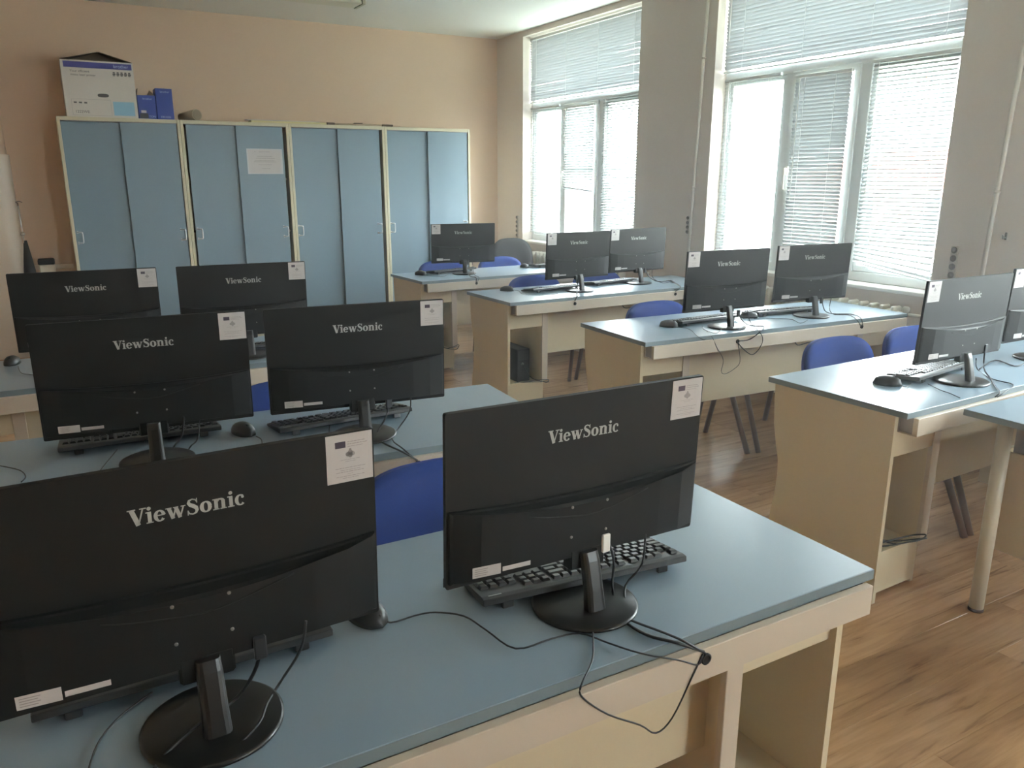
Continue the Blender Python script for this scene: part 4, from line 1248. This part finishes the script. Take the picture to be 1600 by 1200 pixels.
for k, pts in C.items():
    sys_, kind = k.split('_')
    if kind == 'mouse':
        key = {'L1a': 'L1a', 'L2a': 'L2a', 'L2c': 'L2c', 'L3': 'L3', 'R2a': 'R2a', 'R2b': 'R2b', 'R3a': 'R3a', 'R4a': 'R4a', 'R1a': 'R1a'}[sys_]
        cord_obj('cord', pts, 0.0016, MO[key])
    elif kind == 'kb':
        cord_obj('cord', pts, 0.0016, KBO[sys_])
    else:
        o = cord_obj('cable', pts, cable_r(k), None)
        tag(o, CL[k], 'cable', 'monitor cables')
        if 'video' in k and sys_ != 'R1b' and pts[0][2] > 0.82:
            p = Vector(pts[0]) - Vector(pts[0])
            MB().box(-0.009, 0.009, -0.006, 0.006, -0.030, 0.006, bev=0.002).obj('plug', M['sill' if sys_ == 'L1b' else 'cable'], o)

# ================================================================ CHAIRS
def pad(b, w, h, th, xf, bend=0.03, n=9, m=8, ex=2.6, bulge=0.010):
    """upholstered pad with superellipse outline; local x/z plane, front to -y"""
    def pt(u, v, s):
        # u,v in -1..1 mapped to superellipse
        a = abs(u) ** ex + abs(v) ** ex
        mx = max(abs(u), abs(v))
        k = mx / (a ** (1 / ex)) if a > 0 else 1
        x, z = u * k * w / 2, v * k * h / 2
        e = min(1.0, (1 - mx) * 4)
        y = bend * (2 * x / w) ** 2 * -1 + s * (th / 2 * (0.45 + 0.55 * math.sqrt(max(0, e))))
        return xf @ Vector((x, y, z))
    for s in (-1, 1):
        g = [[b.bm.verts.new(pt(-1 + 2 * i / n, -1 + 2 * j / m, s)) for j in range(m + 1)] for i in range(n + 1)]
        for i in range(n):
            for j in range(m):
                f = b.bm.faces.new((g[i][j], g[i + 1][j], g[i + 1][j + 1], g[i][j + 1]))
                f.smooth = True
        if s == -1: g0 = g
    edge = [(i, 0) for i in range(n)] + [(n, j) for j in range(m)] + [(i, m) for i in range(n, 0, -1)] + [(0, j) for j in range(m, 0, -1)]
    for q in range(len(edge)):
        a, c = edge[q], edge[(q + 1) % len(edge)]
        f = b.bm.faces.new((g0[a[0]][a[1]], g0[c[0]][c[1]], g[c[0]][c[1]], g[a[0]][a[1]]))
        f.smooth = True
    return b
def make_chair():
    """origin on the floor under the seat; user looks to -y"""
    t = thing('visitor_chair', 'chair', 'chair')
    pad(MB(), 0.46, 0.34, 0.034, T((0, 0.262, 0.652), rx=R(-12)), bend=0.030, n=14, m=12, ex=3.0).obj('backrest', M['fabric'], t)
    pad(MB(), 0.450, 0.332, 0.012, T((0, 0.287, 0.650), rx=R(-12)), bend=0.030, n=14, m=12, ex=3.0).obj('back_shell', M['shell'], t)
    pad(MB(), 0.47, 0.40, 0.05, T((0, 0.012, 0.445), rx=R(90)), bend=0.0, n=12, m=12, ex=3.5).obj('seat', M['fabric'], t)
    for s in (-1, 1):
        def oval(pts):
            b = MB()
            b.tube(pts, 0.0155, 8, 1)
            return b
        oval([(s * 0.235, -0.10, 0.425), (s * 0.255, -0.285, 0.0)]).obj('leg', M['leg'], t)
        oval([(s * 0.235, 0.06, 0.425), (s * 0.255, 0.150, 0.0)]).obj('leg', M['leg'], t)
        b = MB(); b.tube([(s * 0.236, -0.12, 0.418), (s * 0.236, 0.17, 0.418), (s * 0.236, 0.235, 0.45), (s * 0.20, 0.262, 0.53), (s * 0.17, 0.268, 0.58)], 0.0115, 8, 3)
        b.obj('side_tube', M['leg'], t)
    MB().cyl((-0.236, -0.09, 0.410), (0.236, -0.09, 0.410), 0.010, n=10).cyl((-0.236, 0.10, 0.410), (0.236, 0.10, 0.410), 0.010, n=10).obj('cross_tube', M['leg'], t)
    return t
CHAIRS = [
 (0.400, 1.640, 3, 'blue chair between the two nearest monitors, behind the nearest left desk'),
 (0.285, 2.680, 0, 'blue chair mostly hidden behind the monitors of the middle left desk'),
 (2.660, 2.235, 0, 'left blue chair behind the nearest window-side desk'),
 (3.215, 2.235, 0, 'right blue chair behind the nearest window-side desk'),
 (2.640, 3.490, 0, 'left blue chair behind the second window-side desk'),
 (3.215, 3.470, 0, 'right blue chair behind the second window-side desk, mostly hidden'),
 (2.670, 4.940, 0, 'left blue chair behind the third window-side desk'),
 (3.255, 4.960, 0, 'right blue chair behind the third window-side desk'),
 (2.520, 6.270, 0, 'left blue chair behind the farthest window-side desk'),
 (3.130, 6.320, 0, 'right blue chair behind the farthest window-side desk, before the black chair'),
]
cp = make_chair()
for i, (x, y, a, lab) in enumerate(CHAIRS):
    o = cp if i == 0 else copy_tree(cp)
    o.location = (x, y, 0); o.rotation_euler = (0, 0, R(a))
    tag(o, lab, 'chair', 'blue upholstered classroom chairs')

oc = thing('office_chair', 'black high-backed office chair in the far right corner', 'chair', (3.62, 7.00, 0))
pad(MB(), 0.46, 0.46, 0.06, T((0, 0.24, 0.70), rx=R(-8)), bend=0.04, n=12, m=12, ex=2.8).obj('backrest', M['office'], oc)
pad(MB(), 0.48, 0.46, 0.08, T((0, 0, 0.46), rx=R(90)), bend=0.0, n=10, m=10, ex=3.2).obj('seat', M['office'], oc)
MB().cyl((0, 0, 0.07), (0, 0, 0.43), 0.025, n=14).obj('gas_column', M['black_soft'], oc)
MB().box(-0.03, 0.03, 0.0, 0.30, 0.395, 0.405).box(-0.03, 0.03, 0.285, 0.297, 0.40, 0.62).obj('back_bracket', M['black_soft'], oc)
for i in range(5):
    a = R(18 + 72 * i)
    l = MB().cyl((0, 0, 0.09), (0.27 * math.cos(a), 0.27 * math.sin(a), 0.065), 0.018, 0.012, n=8).obj('base_arm', M['black_soft'], oc)
    MB().cyl((0.27 * math.cos(a) - 0.012, 0.27 * math.sin(a), 0.027), (0.27 * math.cos(a) + 0.012, 0.27 * math.sin(a), 0.027), 0.027, n=12).obj('caster', M['groove'], l)

# ================================================================ COMPUTER CASES
def pc_case(label, k, lx):
    xy, a, _ = DESKS[k]
    m = T((xy[0], xy[1], 0), rz=R(a))
    p = m @ Vector((lx, 0.30, 0.1762))
    t = thing('computer_case', label, 'computer', tuple(p), R(a), 'black computer cases under the desks')
    MB().box(-0.05, 0.05, -0.165, 0.165, 0.0, 0.225, bev=0.004).obj('case', M['black_soft'], t)
    MB().box(-0.042, 0.042, -0.1665, -0.165, 0.15, 0.215).obj('rear_plate', M['grey_metal'], t).data.materials[0] = M['kb']
    MB().cyl((-0.01, -0.1665, 0.125), (-0.01, -0.1695, 0.125), 0.010, n=14).obj('power_inlet', M['screw'], t)
    b = MB()
    for i in range(7): b.box(-0.036, 0.036, -0.1672, -0.165, 0.018 + i * 0.012, 0.023 + i * 0.012)
    b.obj('slot_covers', M['groove'], t)
    MB().box(-0.045, 0.045, 0.165, 0.170, 0.01, 0.215, bev=0.002).obj('front_panel', M['base'], t)
    return t
pc_case('black computer case in the compartment of the third window-side desk', 'R3', 0.185)
pc_case('black computer case in the compartment of the farthest window-side desk', 'R4', 0.12)
pc_case('black computer case in the compartment of the second window-side desk', 'R2', 0.15)

def loose_cable(label, k, pts, r=0.003):
    xy, a, _ = DESKS[k]
    m = T((xy[0], xy[1], 0), rz=R(a))
    P = [m @ Vector(p) for p in pts]
    o0 = P[0].copy()
    b = MB(); b.tube([p - o0 for p in P], r, 6, 4)
    tag(b.obj('cable', M['cable'], None, tuple(o0)), label, 'cable', 'cables in the desk compartments')
loose_cable('dark cable bundle on the shelf of the nearest window-side desk', 'R1', [(0.05, 0.30, 0.40), (0.10, 0.16, 0.26), (0.16, 0.11, 0.186), (0.24, 0.06, 0.190), (0.28, 0.045, 0.200), (0.30, 0.05, 0.208), (0.24, 0.075, 0.208), (0.15, 0.11, 0.192), (0.05, 0.14, 0.182)])
loose_cable('second dark cable on the shelf of the nearest window-side desk', 'R1', [(0.06, 0.24, 0.182), (0.10, 0.12, 0.182), (0.20, 0.058, 0.197), (0.27, 0.035, 0.205), (0.29, 0.048, 0.196), (0.20, 0.10, 0.186), (0.08, 0.20, 0.182)])
loose_cable('dark cable curling at the shelf of the third window-side desk', 'R3', [(0.17, 0.125, 0.30), (0.21, 0.10, 0.22), (0.24, 0.058, 0.197), (0.30, 0.045, 0.195), (0.335, 0.05, 0.185), (0.31, 0.04, 0.176), (0.24, 0.06, 0.192), (0.12, 0.10, 0.183)])
loose_cable('pale cable at the shelf of the third window-side desk', 'R3', [(0.10, 0.115, 0.182), (0.16, 0.058, 0.192), (0.22, 0.05, 0.188), (0.28, 0.05, 0.180)])
loose_cable('dark cable curling at the shelf of the farthest window-side desk', 'R4', [(0.14, 0.120, 0.28), (0.20, 0.058, 0.20), (0.27, 0.045, 0.196), (0.33, 0.04, 0.215), (0.31, 0.045, 0.175), (0.22, 0.055, 0.192)])
def sag_cable(label, k, x0, x1, dz):
    loose_cable(label, k, [(x0, 0.03, 0.661), (x0 + 0.04, 0.04, 0.655 - dz), ((x0 + x1) / 2, 0.045, 0.66 - dz), (x1 - 0.05, 0.04, 0.657 - dz * 0.5), (x1, 0.03, 0.661)])
sag_cable('short cable sagging below the channel of the third window-side desk', 'R3', 0.93, 1.22, 0.025)
sag_cable('short cable sagging below the channel of the second window-side desk', 'R2', 1.02, 1.25, 0.025)
